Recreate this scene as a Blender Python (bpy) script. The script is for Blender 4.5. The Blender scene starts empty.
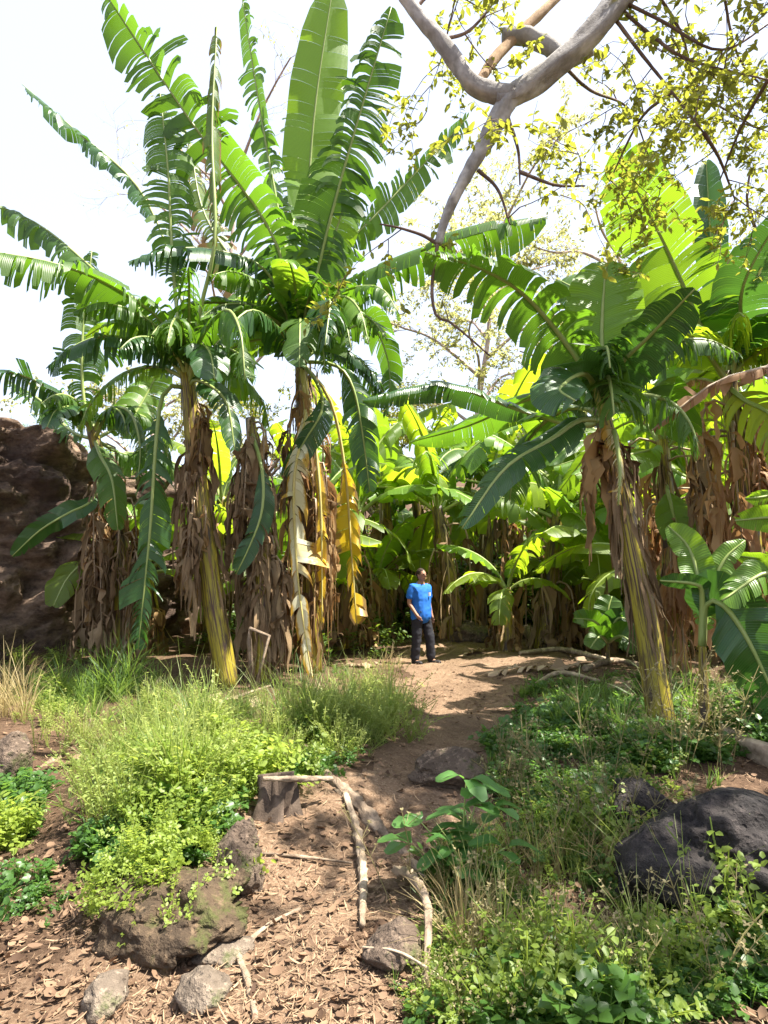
import bpy, bmesh, math, random
import numpy as np
from mathutils import Vector, Matrix, noise

random.seed(7)
RNG = np.random.default_rng(11)
sc = bpy.context.scene
col = sc.collection

# ------------------------------------------------------------------ camera
F = 640.0
CAMH = 1.6
PITCH = math.atan((573 - 512) / F)
CP, SP = math.cos(PITCH), math.sin(PITCH)
CAM = Vector((0, 0, CAMH))
cam_d = bpy.data.cameras.new('camera')
cam = bpy.data.objects.new('camera', cam_d)
col.objects.link(cam)
cam.location = CAM
cam.rotation_euler = (math.pi / 2 + PITCH, 0, 0)
cam_d.sensor_fit = 'VERTICAL'
cam_d.sensor_height = 36
cam_d.lens = 36 * F / 1024
cam_d.clip_end = 2000
sc.camera = cam


def ray(px, py):
    cx = (px - 384) / F
    cy = (512 - py) / F
    return Vector((cx, CP - SP * cy, SP + CP * cy))


def P(px, py, Y):
    d = ray(px, py)
    return CAM + d * (Y / d.y)


# ------------------------------------------------------------------ terrain
_sr = np.random.default_rng(3)
_SIN = [(_sr.uniform(-1, 1) * f, _sr.uniform(-1, 1) * f, _sr.uniform(0, 6.28), 0.05 / f ** 0.9)
        for f in (0.7, 1.0, 1.4, 2.0, 2.8, 4.0, 5.5, 8.0, 11.0, 15.0)]


def sstep(a, b, x):
    t = np.clip((x - a) / (b - a), 0, 1)
    return t * t * (3 - 2 * t)


def H(x, y):
    x = np.asarray(x, float)
    y = np.asarray(y, float)
    h = np.zeros(np.broadcast(x, y).shape)
    for a, b, ph, am in _SIN:
        h = h + am * np.sin(a * x * 1.6 + b * y * 1.6 + ph)
    h = h * sstep(0, 2, y)
    h = h + 0.34 * np.exp(-((x + 1.45) / 0.8) ** 2 - ((y - 4.7) / 1.35) ** 2)
    h = h + 0.12 * np.exp(-((x + 0.2) / 0.6) ** 2 - ((y - 7.6) / 1.2) ** 2)
    h = h + 0.22 * sstep(0.9, 2.6, x) * (1 - sstep(8, 12, y))
    h = h + 0.12 * sstep(-2.2, -3.6, x)
    d = np.clip(y - 19, 0, 40)
    h = h + 0.26 * d * sstep(19, 24, y)
    return h


def Hs(x, y):
    return float(H(x, y))


def Gv(px, py):
    """ground points under pixels (ray against the terrain)"""
    px = np.asarray(px, float)
    py = np.asarray(py, float)
    cx = (px - 384) / F
    cy = (512 - py) / F
    dx, dy, dz = cx, CP - SP * cy, SP + CP * cy
    dx, dz = dx / dy, dz / dy
    Y = np.full(px.shape, 1.2)
    done = np.zeros(px.shape, bool)
    while (Y.max() < 40) and not done.all():
        hit = CAMH + dz * Y <= H(dx * Y, Y)
        done |= hit
        Y = np.where(done, Y, Y + 0.04)
        if (Y[~done].min() if (~done).any() else 99) > 39:
            break
    X = dx * Y
    return np.stack([X, Y, H(X, Y)], -1)


def G(px, py):
    a = Gv([px], [py])[0]
    return Vector((float(a[0]), float(a[1]), float(a[2])))


# ------------------------------------------------------------------ object helpers
def tag(o, label=None, cat=None, group=None, kind=None):
    if label: o['label'] = label
    if cat: o['category'] = cat
    if group: o['group'] = group
    if kind: o['kind'] = kind
    return o


def thing(name, label, cat, loc, group=None):
    o = bpy.data.objects.new(name, None)
    o.empty_display_size = 0.2
    col.objects.link(o)
    o.location = loc
    return tag(o, label, cat, group)


class MB:
    def __init__(s):
        s.v, s.q, s.uv, s.n = [], [], [], 0

    def add(s, verts, quads, uv=None):
        verts = np.asarray(verts, float).reshape(-1, 3)
        quads = np.asarray(quads, int).reshape(-1, 4)
        s.v.append(verts)
        s.q.append(quads + s.n)
        s.uv.append(np.zeros((len(verts), 3)) if uv is None else np.asarray(uv, float).reshape(-1, 3))
        s.n += len(verts)
        return s

    def build(s, name, mat, parent=None, origin=None, smooth=True):
        v = np.concatenate(s.v)
        q = np.concatenate(s.q)
        uv = np.concatenate(s.uv)
        if origin is not None:
            v = v - np.asarray(origin)[None]
        me = bpy.data.meshes.new(name)
        me.vertices.add(len(v))
        me.vertices.foreach_set('co', v.ravel().astype(np.float32))
        tri = q[:, 2] == q[:, 3]
        tot = np.where(tri, 3, 4)
        start = np.concatenate([[0], np.cumsum(tot)[:-1]])
        mask = np.ones(q.shape, bool)
        mask[tri, 3] = False
        loops = q[mask]
        me.loops.add(len(loops))
        me.loops.foreach_set('vertex_index', loops.astype(np.int32))
        me.polygons.add(len(q))
        me.polygons.foreach_set('loop_start', start.astype(np.int32))
        me.polygons.foreach_set('loop_total', tot.astype(np.int32))
        me.polygons.foreach_set('use_smooth', np.full(len(q), smooth))
        a = me.attributes.new('luv', 'FLOAT_VECTOR', 'POINT')
        a.data.foreach_set('vector', uv.ravel().astype(np.float32))
        me.update(calc_edges=True)
        me.materials.append(mat)
        o = bpy.data.objects.new(name, me)
        col.objects.link(o)
        if parent is not None:
            o.parent = parent
        elif origin is not None:
            o.location = Vector(origin)
        return o


def catmull(pts, n):
    pts = [Vector(p) for p in pts]
    if len(pts) == 2:
        return [pts[0].lerp(pts[1], i / (n - 1)) for i in range(n)]
    e = [pts[0] * 2 - pts[1]] + pts + [pts[-1] * 2 - pts[-2]]
    fine = []
    for i in range(1, len(e) - 2):
        p0, p1, p2, p3 = e[i - 1], e[i], e[i + 1], e[i + 2]
        for k in range(16):
            t = k / 16
            fine.append(0.5 * ((2 * p1) + (p2 - p0) * t + (2 * p0 - 5 * p1 + 4 * p2 - p3) * t * t
                               + (3 * p1 - p0 - 3 * p2 + p3) * t ** 3))
    fine.append(pts[-1])
    L = [0]
    for a, b in zip(fine, fine[1:]):
        L.append(L[-1] + (b - a).length)
    out, j = [], 0
    for i in range(n):
        s = L[-1] * i / (n - 1)
        while j < len(L) - 2 and L[j + 1] < s:
            j += 1
        d = L[j + 1] - L[j]
        out.append(fine[j].lerp(fine[j + 1], (s - L[j]) / d if d > 1e-9 else 0))
    return out


def interp(rad, n):
    return np.interp(np.linspace(0, 1, n), np.linspace(0, 1, len(rad)), rad)


def tube(mb, pts, rad, n=16, sides=8, rough=0.0, seed=0, cap=True, smoothpts=True):
    c = catmull(pts, n) if smoothpts else [Vector(p) for p in pts]
    n = len(c)
    r = interp(rad, n)
    up = Vector((0.13, 0.27, 0.95))
    verts, uv = [], []
    t0 = (c[1] - c[0]).normalized()
    a = t0.cross(up)
    if a.length < 1e-3:
        a = t0.cross(Vector((1, 0, 0)))
    a.normalize()
    s = 0
    for i in range(n):
        t = (c[min(i + 1, n - 1)] - c[max(i - 1, 0)]).normalized()
        a = (a - t * a.dot(t)).normalized()
        b = t.cross(a)
        if i: s += (c[i] - c[i - 1]).length
        for k in range(sides):
            th = 2 * math.pi * k / sides
            rr = r[i]
            if rough:
                d = Vector((math.cos(th) * 2, math.sin(th) * 2, s * 2.5 / max(rad[0], .02) * .12 + seed * 7.3))
                rr *= 1 + rough * noise.noise(d) + 0.5 * rough * noise.noise(d * 2.7)
            verts.append(c[i] + (a * math.cos(th) + b * math.sin(th)) * rr)
            uv.append((s, k / sides, i / (n - 1)))
    quads = []
    for i in range(n - 1):
        for k in range(sides):
            k2 = (k + 1) % sides
            quads.append((i * sides + k, i * sides + k2, (i + 1) * sides + k2, (i + 1) * sides + k))
    if cap:
        for i, rev in ((0, True), (n - 1, False)):
            ci = len(verts)
            verts.append(c[i]); uv.append((0, 0, i))
            for k in range(sides):
                k2 = (k + 1) % sides
                tri = (i * sides + k, i * sides + k2, ci, ci)
                quads.append((tri[1], tri[0], ci, ci) if rev else tri)
    mb.add([tuple(v) for v in verts], quads, uv)
    return mb


# ------------------------------------------------------------------ materials
class NT:
    def __init__(s, name):
        s.m = bpy.data.materials.new(name)
        s.m.use_nodes = True
        s.t = s.m.node_tree
        s.t.nodes.clear()
        s.out = s.t.nodes.new('ShaderNodeOutputMaterial')

    def n(s, typ, **kw):
        nd = s.t.nodes.new(typ)
        for k, v in kw.items():
            if k.startswith('i_'):
                nd.inputs[k[2:].replace('_', ' ')].default_value = v
            else:
                setattr(nd, k, v)
        return nd

    def l(s, a, b):
        s.t.links.new(a, b)

    def mix(s, fac, a, b, mode='MIX'):
        nd = s.n('ShaderNodeMix', data_type='RGBA', blend_type=mode)
        for inp, val in ((nd.inputs[0], fac), (nd.inputs[6], a), (nd.inputs[7], b)):
            if isinstance(val, (int, float)):
                inp.default_value = val
            elif isinstance(val, (tuple, list)):
                inp.default_value = (*val[:3], 1)
            else:
                s.l(val, inp)
        return nd.outputs[2]

    def noise(s, scale, detail=4, rough=0.55, vec=None, dim='3D'):
        nd = s.n('ShaderNodeTexNoise', noise_dimensions=dim)
        nd.inputs['Scale'].default_value = scale
        nd.inputs['Detail'].default_value = detail
        nd.inputs['Roughness'].default_value = rough
        if vec is not None: s.l(vec, nd.inputs['Vector'])
        return nd.outputs['Fac']

    def ramp(s, fac, stops):
        nd = s.n('ShaderNodeValToRGB')
        cr = nd.color_ramp
        while len(cr.elements) < len(stops): cr.elements.new(0.5)
        for e, (p, c) in zip(cr.elements, stops):
            e.position = p
            e.color = (c, c, c, 1) if isinstance(c, (int, float)) else (*c[:3], 1)
        s.l(fac, nd.inputs[0])
        return nd.outputs[0]

    def math(s, op, a, b=0.0):
        nd = s.n('ShaderNodeMath', operation=op)
        for inp, val in ((nd.inputs[0], a), (nd.inputs[1], b)):
            if isinstance(val, (int, float)): inp.default_value = val
            else: s.l(val, inp)
        return nd.outputs[0]

    def pos(s, scale=(1, 1, 1), kind='Object'):
        tc = s.n('ShaderNodeTexCoord')
        mp = s.n('ShaderNodeMapping')
        mp.inputs['Scale'].default_value = scale
        s.l(tc.outputs[kind], mp.inputs[0])
        return mp.outputs[0]

    def luv(s, scale=(1, 1, 1)):
        at = s.n('ShaderNodeAttribute', attribute_name='luv')
        mp = s.n('ShaderNodeMapping')
        mp.inputs['Scale'].default_value = scale
        s.l(at.outputs['Vector'], mp.inputs[0])
        return mp.outputs[0]

    def principled(s, color, rough=0.6, spec=0.4, bump=None, bstr=0.4, bdist=0.02):
        p = s.n('ShaderNodeBsdfPrincipled')
        if isinstance(color, (tuple, list)): p.inputs['Base Color'].default_value = (*color[:3], 1)
        else: s.l(color, p.inputs['Base Color'])
        if isinstance(rough, (int, float)): p.inputs['Roughness'].default_value = rough
        else: s.l(rough, p.inputs['Roughness'])
        p.inputs['Specular IOR Level'].default_value = spec
        if bump is not None:
            b = s.n('ShaderNodeBump')
            b.inputs['Strength'].default_value = bstr
            b.inputs['Distance'].default_value = bdist
            s.l(bump, b.inputs['Height'])
            s.l(b.outputs[0], p.inputs['Normal'])
        return p

    def done(s, shader):
        s.l(shader, s.out.inputs[0])
        return s.m


def leaf_mat(name, ca, cb, tr, trw=0.45, rough=0.38, dry=0.0, drycol=(0.2, 0.12, 0.04), spec=0.5, veins=True, drytr=(.35, .2, .05), isl=.35):
    t = NT(name)
    oi = t.n('ShaderNodeObjectInfo')
    geo = t.n('ShaderNodeNewGeometry')
    big = t.noise(1.4, 3, vec=t.pos())
    f = t.math('ADD', t.math('MULTIPLY', oi.outputs['Random'], 0.55), t.math('MULTIPLY', big, 0.55))
    f = t.math('ADD', f, t.math('MULTIPLY', t.math('SUBTRACT', geo.outputs['Random Per Island'], 0.5), isl))
    c = t.mix(f, ca, cb)
    trc = t.mix(f, [x * 0.75 for x in tr], [min(1, x * 1.2) for x in tr])
    bump = None
    if veins:
        w = t.n('ShaderNodeTexWave', wave_type='BANDS', bands_direction='X')
        w.inputs['Scale'].default_value = 15
        w.inputs['Distortion'].default_value = 1.5
        w.inputs['Detail'].default_value = 2
        t.l(t.luv((1, .25, 1)), w.inputs['Vector'])
        bump = w.outputs['Fac']
        vf = t.ramp(bump, [(0, 0.76), (1, 1.08)])
        c = t.mix(0.6, c, vf, 'MULTIPLY')
        trc = t.mix(0.6, trc, vf, 'MULTIPLY')
    if dry:
        sep = t.n('ShaderNodeSeparateXYZ')
        t.l(t.luv(), sep.inputs[0])
        e = t.math('ADD', t.math('MULTIPLY', sep.outputs[1], 0.75), t.math('MULTIPLY', t.noise(5, 5, 0.65, vec=t.pos()), 0.9))
        e = t.ramp(e, [(1.05 - dry * .75, 0), (1.22 - dry * .75, 1)])
        c = t.mix(e, c, drycol)
        trc = t.mix(e, trc, drytr)
    p = t.principled(c, rough, spec, bump, 0.25, 0.01)
    tl = t.n('ShaderNodeBsdfTranslucent')
    t.l(trc, tl.inputs[0])
    mx = t.n('ShaderNodeMixShader')
    mx.inputs[0].default_value = trw
    t.l(p.outputs[0], mx.inputs[1])
    t.l(tl.outputs[0], mx.inputs[2])
    return t.done(mx.outputs[0])


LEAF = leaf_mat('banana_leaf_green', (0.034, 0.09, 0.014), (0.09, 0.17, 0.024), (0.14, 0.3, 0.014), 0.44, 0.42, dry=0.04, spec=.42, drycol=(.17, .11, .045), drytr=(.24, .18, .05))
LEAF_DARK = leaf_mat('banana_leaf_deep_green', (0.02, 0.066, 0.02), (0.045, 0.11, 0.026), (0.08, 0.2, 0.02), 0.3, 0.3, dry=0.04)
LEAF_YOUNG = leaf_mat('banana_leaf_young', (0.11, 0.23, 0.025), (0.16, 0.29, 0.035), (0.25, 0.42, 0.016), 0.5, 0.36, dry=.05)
LEAF_GLOW = leaf_mat('banana_leaf_sun_tint', (0.08, 0.16, 0.022), (0.16, 0.22, 0.03), (0.42, 0.58, 0.02), 0.58, 0.4, dry=.04)  # brighter leaf copy: sunlit glow put into its colour and translucency
LEAF_OLD = leaf_mat('banana_leaf_worn', (0.05, 0.11, 0.025), (0.11, 0.17, 0.03), (0.26, 0.34, 0.03), 0.45, dry=0.3)
LEAF_YELLOW = leaf_mat('banana_leaf_yellow', (0.5, 0.3, 0.015), (0.6, 0.45, 0.03), (0.8, 0.55, 0.03), 0.45, dry=0.25, veins=False)
LEAF_PALE = leaf_mat('banana_leaf_bleached', (0.5, 0.42, 0.16), (0.72, 0.7, 0.5), (0.7, 0.6, 0.3), 0.35, 0.65, dry=0.34, drycol=(.5, .3, .03), isl=.9, veins=False)
LEAF_DEAD = leaf_mat('banana_leaf_dead', (0.06, 0.034, 0.016), (0.44, 0.29, 0.13), (0.45, 0.23, 0.09), 0.3, 0.75, spec=0.2, isl=1.0, veins=False)
LEAF_RUST = leaf_mat('banana_leaf_rust', (0.17, 0.085, 0.04), (0.48, 0.31, 0.17), (0.5, 0.27, 0.1), 0.38, 0.7, spec=0.2, isl=.8, veins=False)
LEAF_BROWNRIM = leaf_mat('banana_leaf_drying', (0.1, 0.12, 0.03), (0.2, 0.13, 0.05), (0.4, 0.25, 0.05), 0.4, dry=0.7, drycol=(.2, .09, .04))
HERB = leaf_mat('herb_leaf', (0.08, 0.15, 0.018), (0.24, 0.31, 0.05), (0.42, 0.52, 0.08), 0.5, 0.5, veins=False)  # yellow raised to put backlit sun into the leaf colour
GRASS_SUN = leaf_mat('grass_sun_tint', (0.14, 0.22, 0.04), (0.38, 0.4, 0.13), (0.4, 0.5, 0.1), 0.45, 0.5, veins=False)  # lighter copy of the grass with sunlight painted into its colour
HERB_PALE = leaf_mat('herb_leaf_pale', (0.12, 0.2, 0.03), (0.36, 0.4, 0.12), (0.55, 0.6, 0.17), 0.5, 0.55, veins=False)  # pale leaf, backlight yellow added to the colour as well
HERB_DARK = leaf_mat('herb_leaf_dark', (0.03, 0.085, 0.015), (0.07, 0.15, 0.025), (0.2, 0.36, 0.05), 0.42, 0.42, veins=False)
GRASS = leaf_mat('grass_blade', (0.05, 0.12, 0.02), (0.14, 0.22, 0.05), (0.28, 0.42, 0.06), 0.45, 0.5, veins=False)
GRASS_DRY = leaf_mat('grass_dry', (0.3, 0.23, 0.1), (0.42, 0.34, 0.16), (0.5, 0.4, 0.18), 0.4, 0.6, veins=False)
SEED = leaf_mat('seed_head', (0.12, 0.1, 0.04), (0.33, 0.28, 0.14), (0.45, 0.4, 0.18), 0.35, 0.7, veins=False)
TREELEAF = leaf_mat('tree_leaf', (0.06, 0.11, 0.02), (0.26, 0.25, 0.05), (0.36, 0.38, 0.04), 0.45, 0.42, veins=False)
TREELEAF_PALE = leaf_mat('tree_leaf_pale', (0.14, 0.17, 0.05), (0.3, 0.29, 0.1), (0.5, 0.5, 0.16), 0.5, 0.5, veins=False)
TREELEAF_DARK = leaf_mat('undergrowth_leaf', (0.03, 0.08, 0.015), (0.1, 0.15, 0.025), (0.26, 0.36, 0.03), 0.4, 0.45, veins=False)
LITTER = leaf_mat('litter_leaf', (0.05, 0.028, 0.017), (0.26, 0.165, 0.1), (0.2, 0.1, 0.05), 0.12, 0.75, spec=0.2, veins=False, isl=.9)
STRAW = leaf_mat('litter_straw', (0.1, 0.058, 0.034), (0.34, 0.235, 0.145), (0.3, 0.2, 0.1), 0.1, 0.75, spec=0.2, veins=False, isl=.9)


def midrib_mat(name, a, b):
    t = NT(name)
    c = t.mix(t.noise(4, 4, vec=t.pos()), a, b)
    return t.done(t.principled(c, 0.42, 0.4).outputs[0])


RIB = midrib_mat('midrib_green', (0.16, 0.24, 0.05), (0.32, 0.36, 0.12))
RIB_DEAD = midrib_mat('midrib_dry', (0.22, 0.15, 0.09), (0.36, 0.27, 0.17))
RIB_YEL = midrib_mat('midrib_yellow', (0.45, 0.38, 0.1), (0.6, 0.5, 0.2))


def stem_mat():
    t = NT('banana_pseudostem')
    v = t.luv((0.8, 5, 1))
    streak = t.noise(3.0, 5, 0.6, vec=t.luv((0.5, 14, 1)))
    blotch = t.noise(1.6, 5, 0.65, vec=t.luv((1.1, 3.0, 1)))
    c = t.mix(streak, (0.14, 0.14, 0.015), (0.42, 0.33, 0.03))
    c = t.mix(t.ramp(streak, [(0.41, 1), (0.54, 0)]), c, (0.07, 0.032, 0.025))
    c = t.mix(t.ramp(blotch, [(0.5, 0), (0.62, 1)]), c, (0.06, 0.038, 0.028))
    return t.done(t.principled(c, 0.45, 0.4, t.math('ADD', streak, blotch), 0.5, 0.015).outputs[0])


STEM = stem_mat()


def sheath_mat():
    t = NT('dry_sheath')
    geo = t.n('ShaderNodeNewGeometry')
    s = t.noise(4, 5, 0.6, vec=t.luv((1.5, 10, 1)))
    c = t.mix(s, (0.05, 0.028, 0.015), (0.3, 0.19, 0.1))
    c = t.mix(t.math('MULTIPLY', geo.outputs['Random Per Island'], 0.6), c, (0.38, 0.28, 0.16))
    return t.done(t.principled(c, 0.75, 0.2, s, 0.6, 0.015).outputs[0])


SHEATH = sheath_mat()


def bark_mat(name, a, b, scale=1.0):
    t = NT(name)
    n1 = t.noise(9 * scale, 6, 0.65, vec=t.pos((1, 1, .6)))
    n2 = t.noise(2.5 * scale, 4, 0.6, vec=t.pos())
    n3 = t.noise(40 * scale, 3, 0.6, vec=t.luv((1, 3, 1)))
    c = t.mix(t.ramp(n1, [(.3, 0), (.7, 1)]), a, b)
    c = t.mix(t.ramp(n2, [(.5, 0), (.62, .75)]), c, [x * 1.6 for x in b])
    return t.done(t.principled(c, 0.85, 0.2, t.math('ADD', n1, t.math('MULTIPLY', n3, .5)), 0.7, 0.02).outputs[0])


BARK = bark_mat('grey_bark', (0.18, 0.165, 0.15), (0.36, 0.34, 0.315))
BARK_TAN = bark_mat('tan_bark', (0.28, 0.18, 0.1), (0.4, 0.28, 0.17))
TWIG = bark_mat('twig_bark', (0.1, 0.065, 0.05), (0.2, 0.14, 0.11))
TWIG_PALE = bark_mat('pale_twig_bark', (0.3, 0.22, 0.19), (0.42, 0.33, 0.29))
WOOD = bark_mat('weathered_wood', (0.12, 0.085, 0.058), (0.29, 0.22, 0.155), 2)
WOOD_PALE = bark_mat('bleached_wood', (0.22, 0.16, 0.105), (0.42, 0.33, 0.235), 2)
ROT = bark_mat('rotten_wood', (0.045, 0.033, 0.025), (0.13, 0.095, 0.07), 1.5)


def rock_mat(name, a, b, moss=0.0, mosscol=(0.06, 0.08, 0.02)):
    t = NT(name)
    p = t.pos()
    n1 = t.noise(3.5, 8, 0.65, vec=p)
    n2 = t.noise(22, 5, 0.7, vec=p)
    vo = t.n('ShaderNodeTexVoronoi')
    vo.inputs['Scale'].default_value = 28
    t.l(p, vo.inputs['Vector'])
    pit = t.ramp(vo.outputs['Distance'], [(0.0, 0), (0.35, 1)])
    c = t.mix(t.ramp(n1, [(.3, 0), (.7, 1)]), a, b)
    c = t.mix(t.ramp(n2, [(.52, 0), (.68, .7)]), c, [min(1, x * 1.9) for x in b])
    if moss:
        c = t.mix(t.ramp(t.noise(5, 6, .7, vec=p), [(.62 - moss * .25, 0), (.72 - moss * .25, .85)]), c, mosscol)
    h = t.math('ADD', t.math('MULTIPLY', n1, 1.8), t.math('ADD', t.math('MULTIPLY', n2, 1.3), t.math('MULTIPLY', pit, .6)))
    return t.done(t.principled(c, 0.88, 0.25, h, 0.9, 0.035).outputs[0])


ROCK = rock_mat('lava_rock', (0.012, 0.011, 0.011), (0.045, 0.037, 0.034))
ROCK_BROWN = rock_mat('earthy_rock', (0.06, 0.042, 0.03), (0.15, 0.11, 0.08), 0.3)
ROCK_MOSS = rock_mat('mossy_rock', (0.032, 0.022, 0.014), (0.11, 0.075, 0.045), 0.4, (0.07, 0.08, 0.022))
ROCK_STONE = rock_mat('path_stone', (0.1, 0.075, 0.055), (0.2, 0.16, 0.12), 0.25)


def ground_mat(name, a, b, cpale, pale=0.5):
    t = NT(name)
    p = t.pos()
    n1 = t.noise(0.9, 6, 0.6, vec=p)
    n2 = t.noise(14, 6, 0.7, vec=p)
    n3 = t.noise(60, 4, 0.7, vec=p)
    c = t.mix(t.ramp(n2, [(.3, 0), (.7, 1)]), a, b)
    c = t.mix(t.ramp(n3, [(.5, 0), (.7, pale)]), c, cpale)
    c = t.mix(t.ramp(n1, [(.4, 0), (.62, .55)]), c, [x * .55 for x in a])
    return t.done(t.principled(c, 0.92, 0.15, t.math('ADD', n2, t.math('MULTIPLY', n3, .6)), 0.9, 0.03).outputs[0])


DIRT = ground_mat('forest_soil', (0.06, 0.035, 0.021), (0.13, 0.08, 0.049), (0.24, 0.16, 0.1))
PATHM = ground_mat('path_dirt', (0.115, 0.07, 0.042), (0.25, 0.165, 0.105), (0.42, 0.31, 0.21), 0.7)


def bank_mat():
    t = NT('bank_earth')
    p = t.pos((1, 1, 1.6))
    n1 = t.noise(0.8, 8, 0.65, vec=p)
    n2 = t.noise(5, 8, 0.7, vec=p)
    c = t.mix(t.ramp(n2, [(.3, 0), (.7, 1)]), (0.05, 0.034, 0.025), (0.3, 0.21, 0.145))
    c = t.mix(t.ramp(n1, [(.42, 0), (.6, .8)]), c, (0.045, 0.03, 0.026))
    return t.done(t.principled(c, 0.92, 0.15, t.math('ADD', n1, t.math('MULTIPLY', n2, .7)), 1.0, 0.12).outputs[0])


BANK = bank_mat()


def flat_mat(name, c, rough=0.7, spec=0.3, var=0.15, sc_=20):
    t = NT(name)
    n = t.noise(sc_, 4, vec=t.pos())
    cc = t.mix(n, [x * (1 - var) for x in c], [min(1, x * (1 + var)) for x in c])
    return t.done(t.principled(cc, rough, spec, n, 0.3, 0.004).outputs[0])


# ------------------------------------------------------------------ ground
def axis(a, b, step, far):
    core = np.arange(a, b + 1e-6, step)
    ext = np.array([1, 2.5, 5, 10, 20, 40, 80, 160, far])
    return np.concatenate([a - ext[::-1], core, b + ext])


xs = axis(-8, 8, 0.08, 500)
ys = np.concatenate([[-500, -160, -40, -10, -3, -1, 0], np.arange(0.4, 20, 0.08), np.array([20.5, 21.5, 23, 25, 28, 32, 38, 46, 59, 80, 160, 500])])
XX, YY = np.meshgrid(xs, ys)
ZZ = H(XX, YY)
nx, ny = len(xs), len(ys)
idx = np.arange(nx * ny).reshape(ny, nx)
quads = np.stack([idx[:-1, :-1], idx[:-1, 1:], idx[1:, 1:], idx[1:, :-1]], -1).reshape(-1, 4)
gv = np.stack([XX, YY, ZZ], -1).reshape(-1, 3)
g = MB().add(gv, quads).build('ground', DIRT)
tag(g, 'brown forest soil under the banana grove', 'ground', kind='structure')

# the path: a trodden strip over the same relief, 6 mm above it
PATH_PX = [(215, 1015, .75), (255, 930, .62), (330, 845, .62), (395, 800, .55), (432, 765, .5), (452, 725, .55), (462, 690, .8), (480, 662, 1.5), (505, 645, 2.1)]
_pc = Gv([p[0] for p in PATH_PX], [p[1] for p in PATH_PX])
_pw = np.array([p[2] for p in PATH_PX])
_k = np.linspace(0, len(_pc) - 1, 200)
PCX = np.interp(_k, range(len(_pc)), _pc[:, 0]); PCY = np.interp(_k, range(len(_pc)), _pc[:, 1]); PCW = np.interp(_k, range(len(_pc)), _pw)
PCX = np.concatenate([[PCX[0] - .1, PCX[0] - .05], PCX]); PCY = np.concatenate([[0.6, 1.6], PCY]); PCW = np.concatenate([[.8, .8], PCW])


def path_d(x, y):
    """signed distance-like value: below 0 is on the path"""
    x = np.asarray(x, float); y = np.asarray(y, float)
    d = np.full(x.shape, 9.0)
    for a, b, w in zip(PCX, PCY, PCW):
        d = np.minimum(d, np.hypot(x - a, y - b) - w)
    return d


cxs = gv[quads].mean(1)
near = (np.abs(cxs[:, 0]) < 6) & (cxs[:, 1] > 0.5) & (cxs[:, 1] < 18)
nq = quads[near]
cc = cxs[near]
wob = 0.12 * np.sin(cc[:, 0] * 7 + cc[:, 1] * 3) + 0.1 * np.sin(cc[:, 1] * 9 - cc[:, 0] * 4) + RNG.uniform(-.06, .06, len(cc))
pq = nq[path_d(cc[:, 0], cc[:, 1]) + wob < 0]
used, inv = np.unique(pq, return_inverse=True)
pv = gv[used].copy(); pv[:, 2] += 0.006
p_o = MB().add(pv, inv.reshape(-1, 4)).build('path', PATHM)
tag(p_o, 'trodden reddish dirt path strewn with dry leaf bits', 'path', kind='structure')

# ------------------------------------------------------------------ earth bank on the left
def bank():
    mb = MB()
    line = [(-12.5, 6.0), (-9.2, 8.2), (-7.2, 10.2), (-5.7, 11.8), (-4.9, 13.6), (-4.2, 16.0), (-3.2, 19.0)]
    hts = [4.4, 4.4, 4.3, 4.1, 3.4, 2.6, 2.2]
    NU, NV = 300, 150
    c = catmull([Vector((a, b, 0)) for a, b in line], NU)
    hh = interp(hts, NU)
    verts = []
    for i in range(NU):
        t = (c[min(i + 1, NU - 1)] - c[max(i - 1, 0)]).normalized()
        nrm = Vector((t.y, -t.x, 0))
        for j in range(NV):
            v = j / (NV - 1)
            if v < 0.7:
                z = v / 0.7
                off = -0.35 * z + 0.35 * math.sin(z * 2.6)
                if z > 0.55: off += 0.55 * (z - 0.55)
                zz = z * hh[i] * 1.03 - 0.15
                if z > .93: off -= (z - .93) * 4
            else:
                k = (v - 0.7) / 0.3
                zz = hh[i] * (1.03 + 0.05 * math.sin(k * 3)) - 0.15
                off = -0.1 - 6.5 * k
            p = c[i] + nrm * off
            q = Vector((p.x, p.y, zz))
            d = 0
            s = 0.5; a = 0.5
            for o_ in range(7):
                d += a * (1 - 2 * abs(noise.noise(Vector((q.x, q.y, q.z * 1.5)) * s + Vector((o_ * 5, 3, 1)))))
                s *= 2.05; a *= .58
            cel = noise.voronoi(Vector((q.x, q.y, q.z * 1.3)) * 1.1)[0]
            d += min(.5, (cel[1] - cel[0]) * 1.1) - .3
            w = min(1, v * 8)
            p2 = q + nrm * (d - .3) * 0.62 * w * (1 if v < .7 else .3) + Vector((0, 0, d * .22 * w))
            p2.z += Hs(p.x, min(p.y, 19))
            verts.append(tuple(p2))
    idx = np.arange(NU * NV).reshape(NU, NV)
    q = np.stack([idx[:-1, :-1], idx[1:, :-1], idx[1:, 1:], idx[:-1, 1:]], -1).reshape(-1, 4)
    mb.add(verts, q)
    o = mb.build('earth_bank', BANK)
    tag(o, 'tall brown rock and earth bank with dark overhang behind the banana plants', 'earth bank', kind='structure')


bank()

# ------------------------------------------------------------------ banana leaves
ZD = Vector((0, 0, -1))


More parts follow.
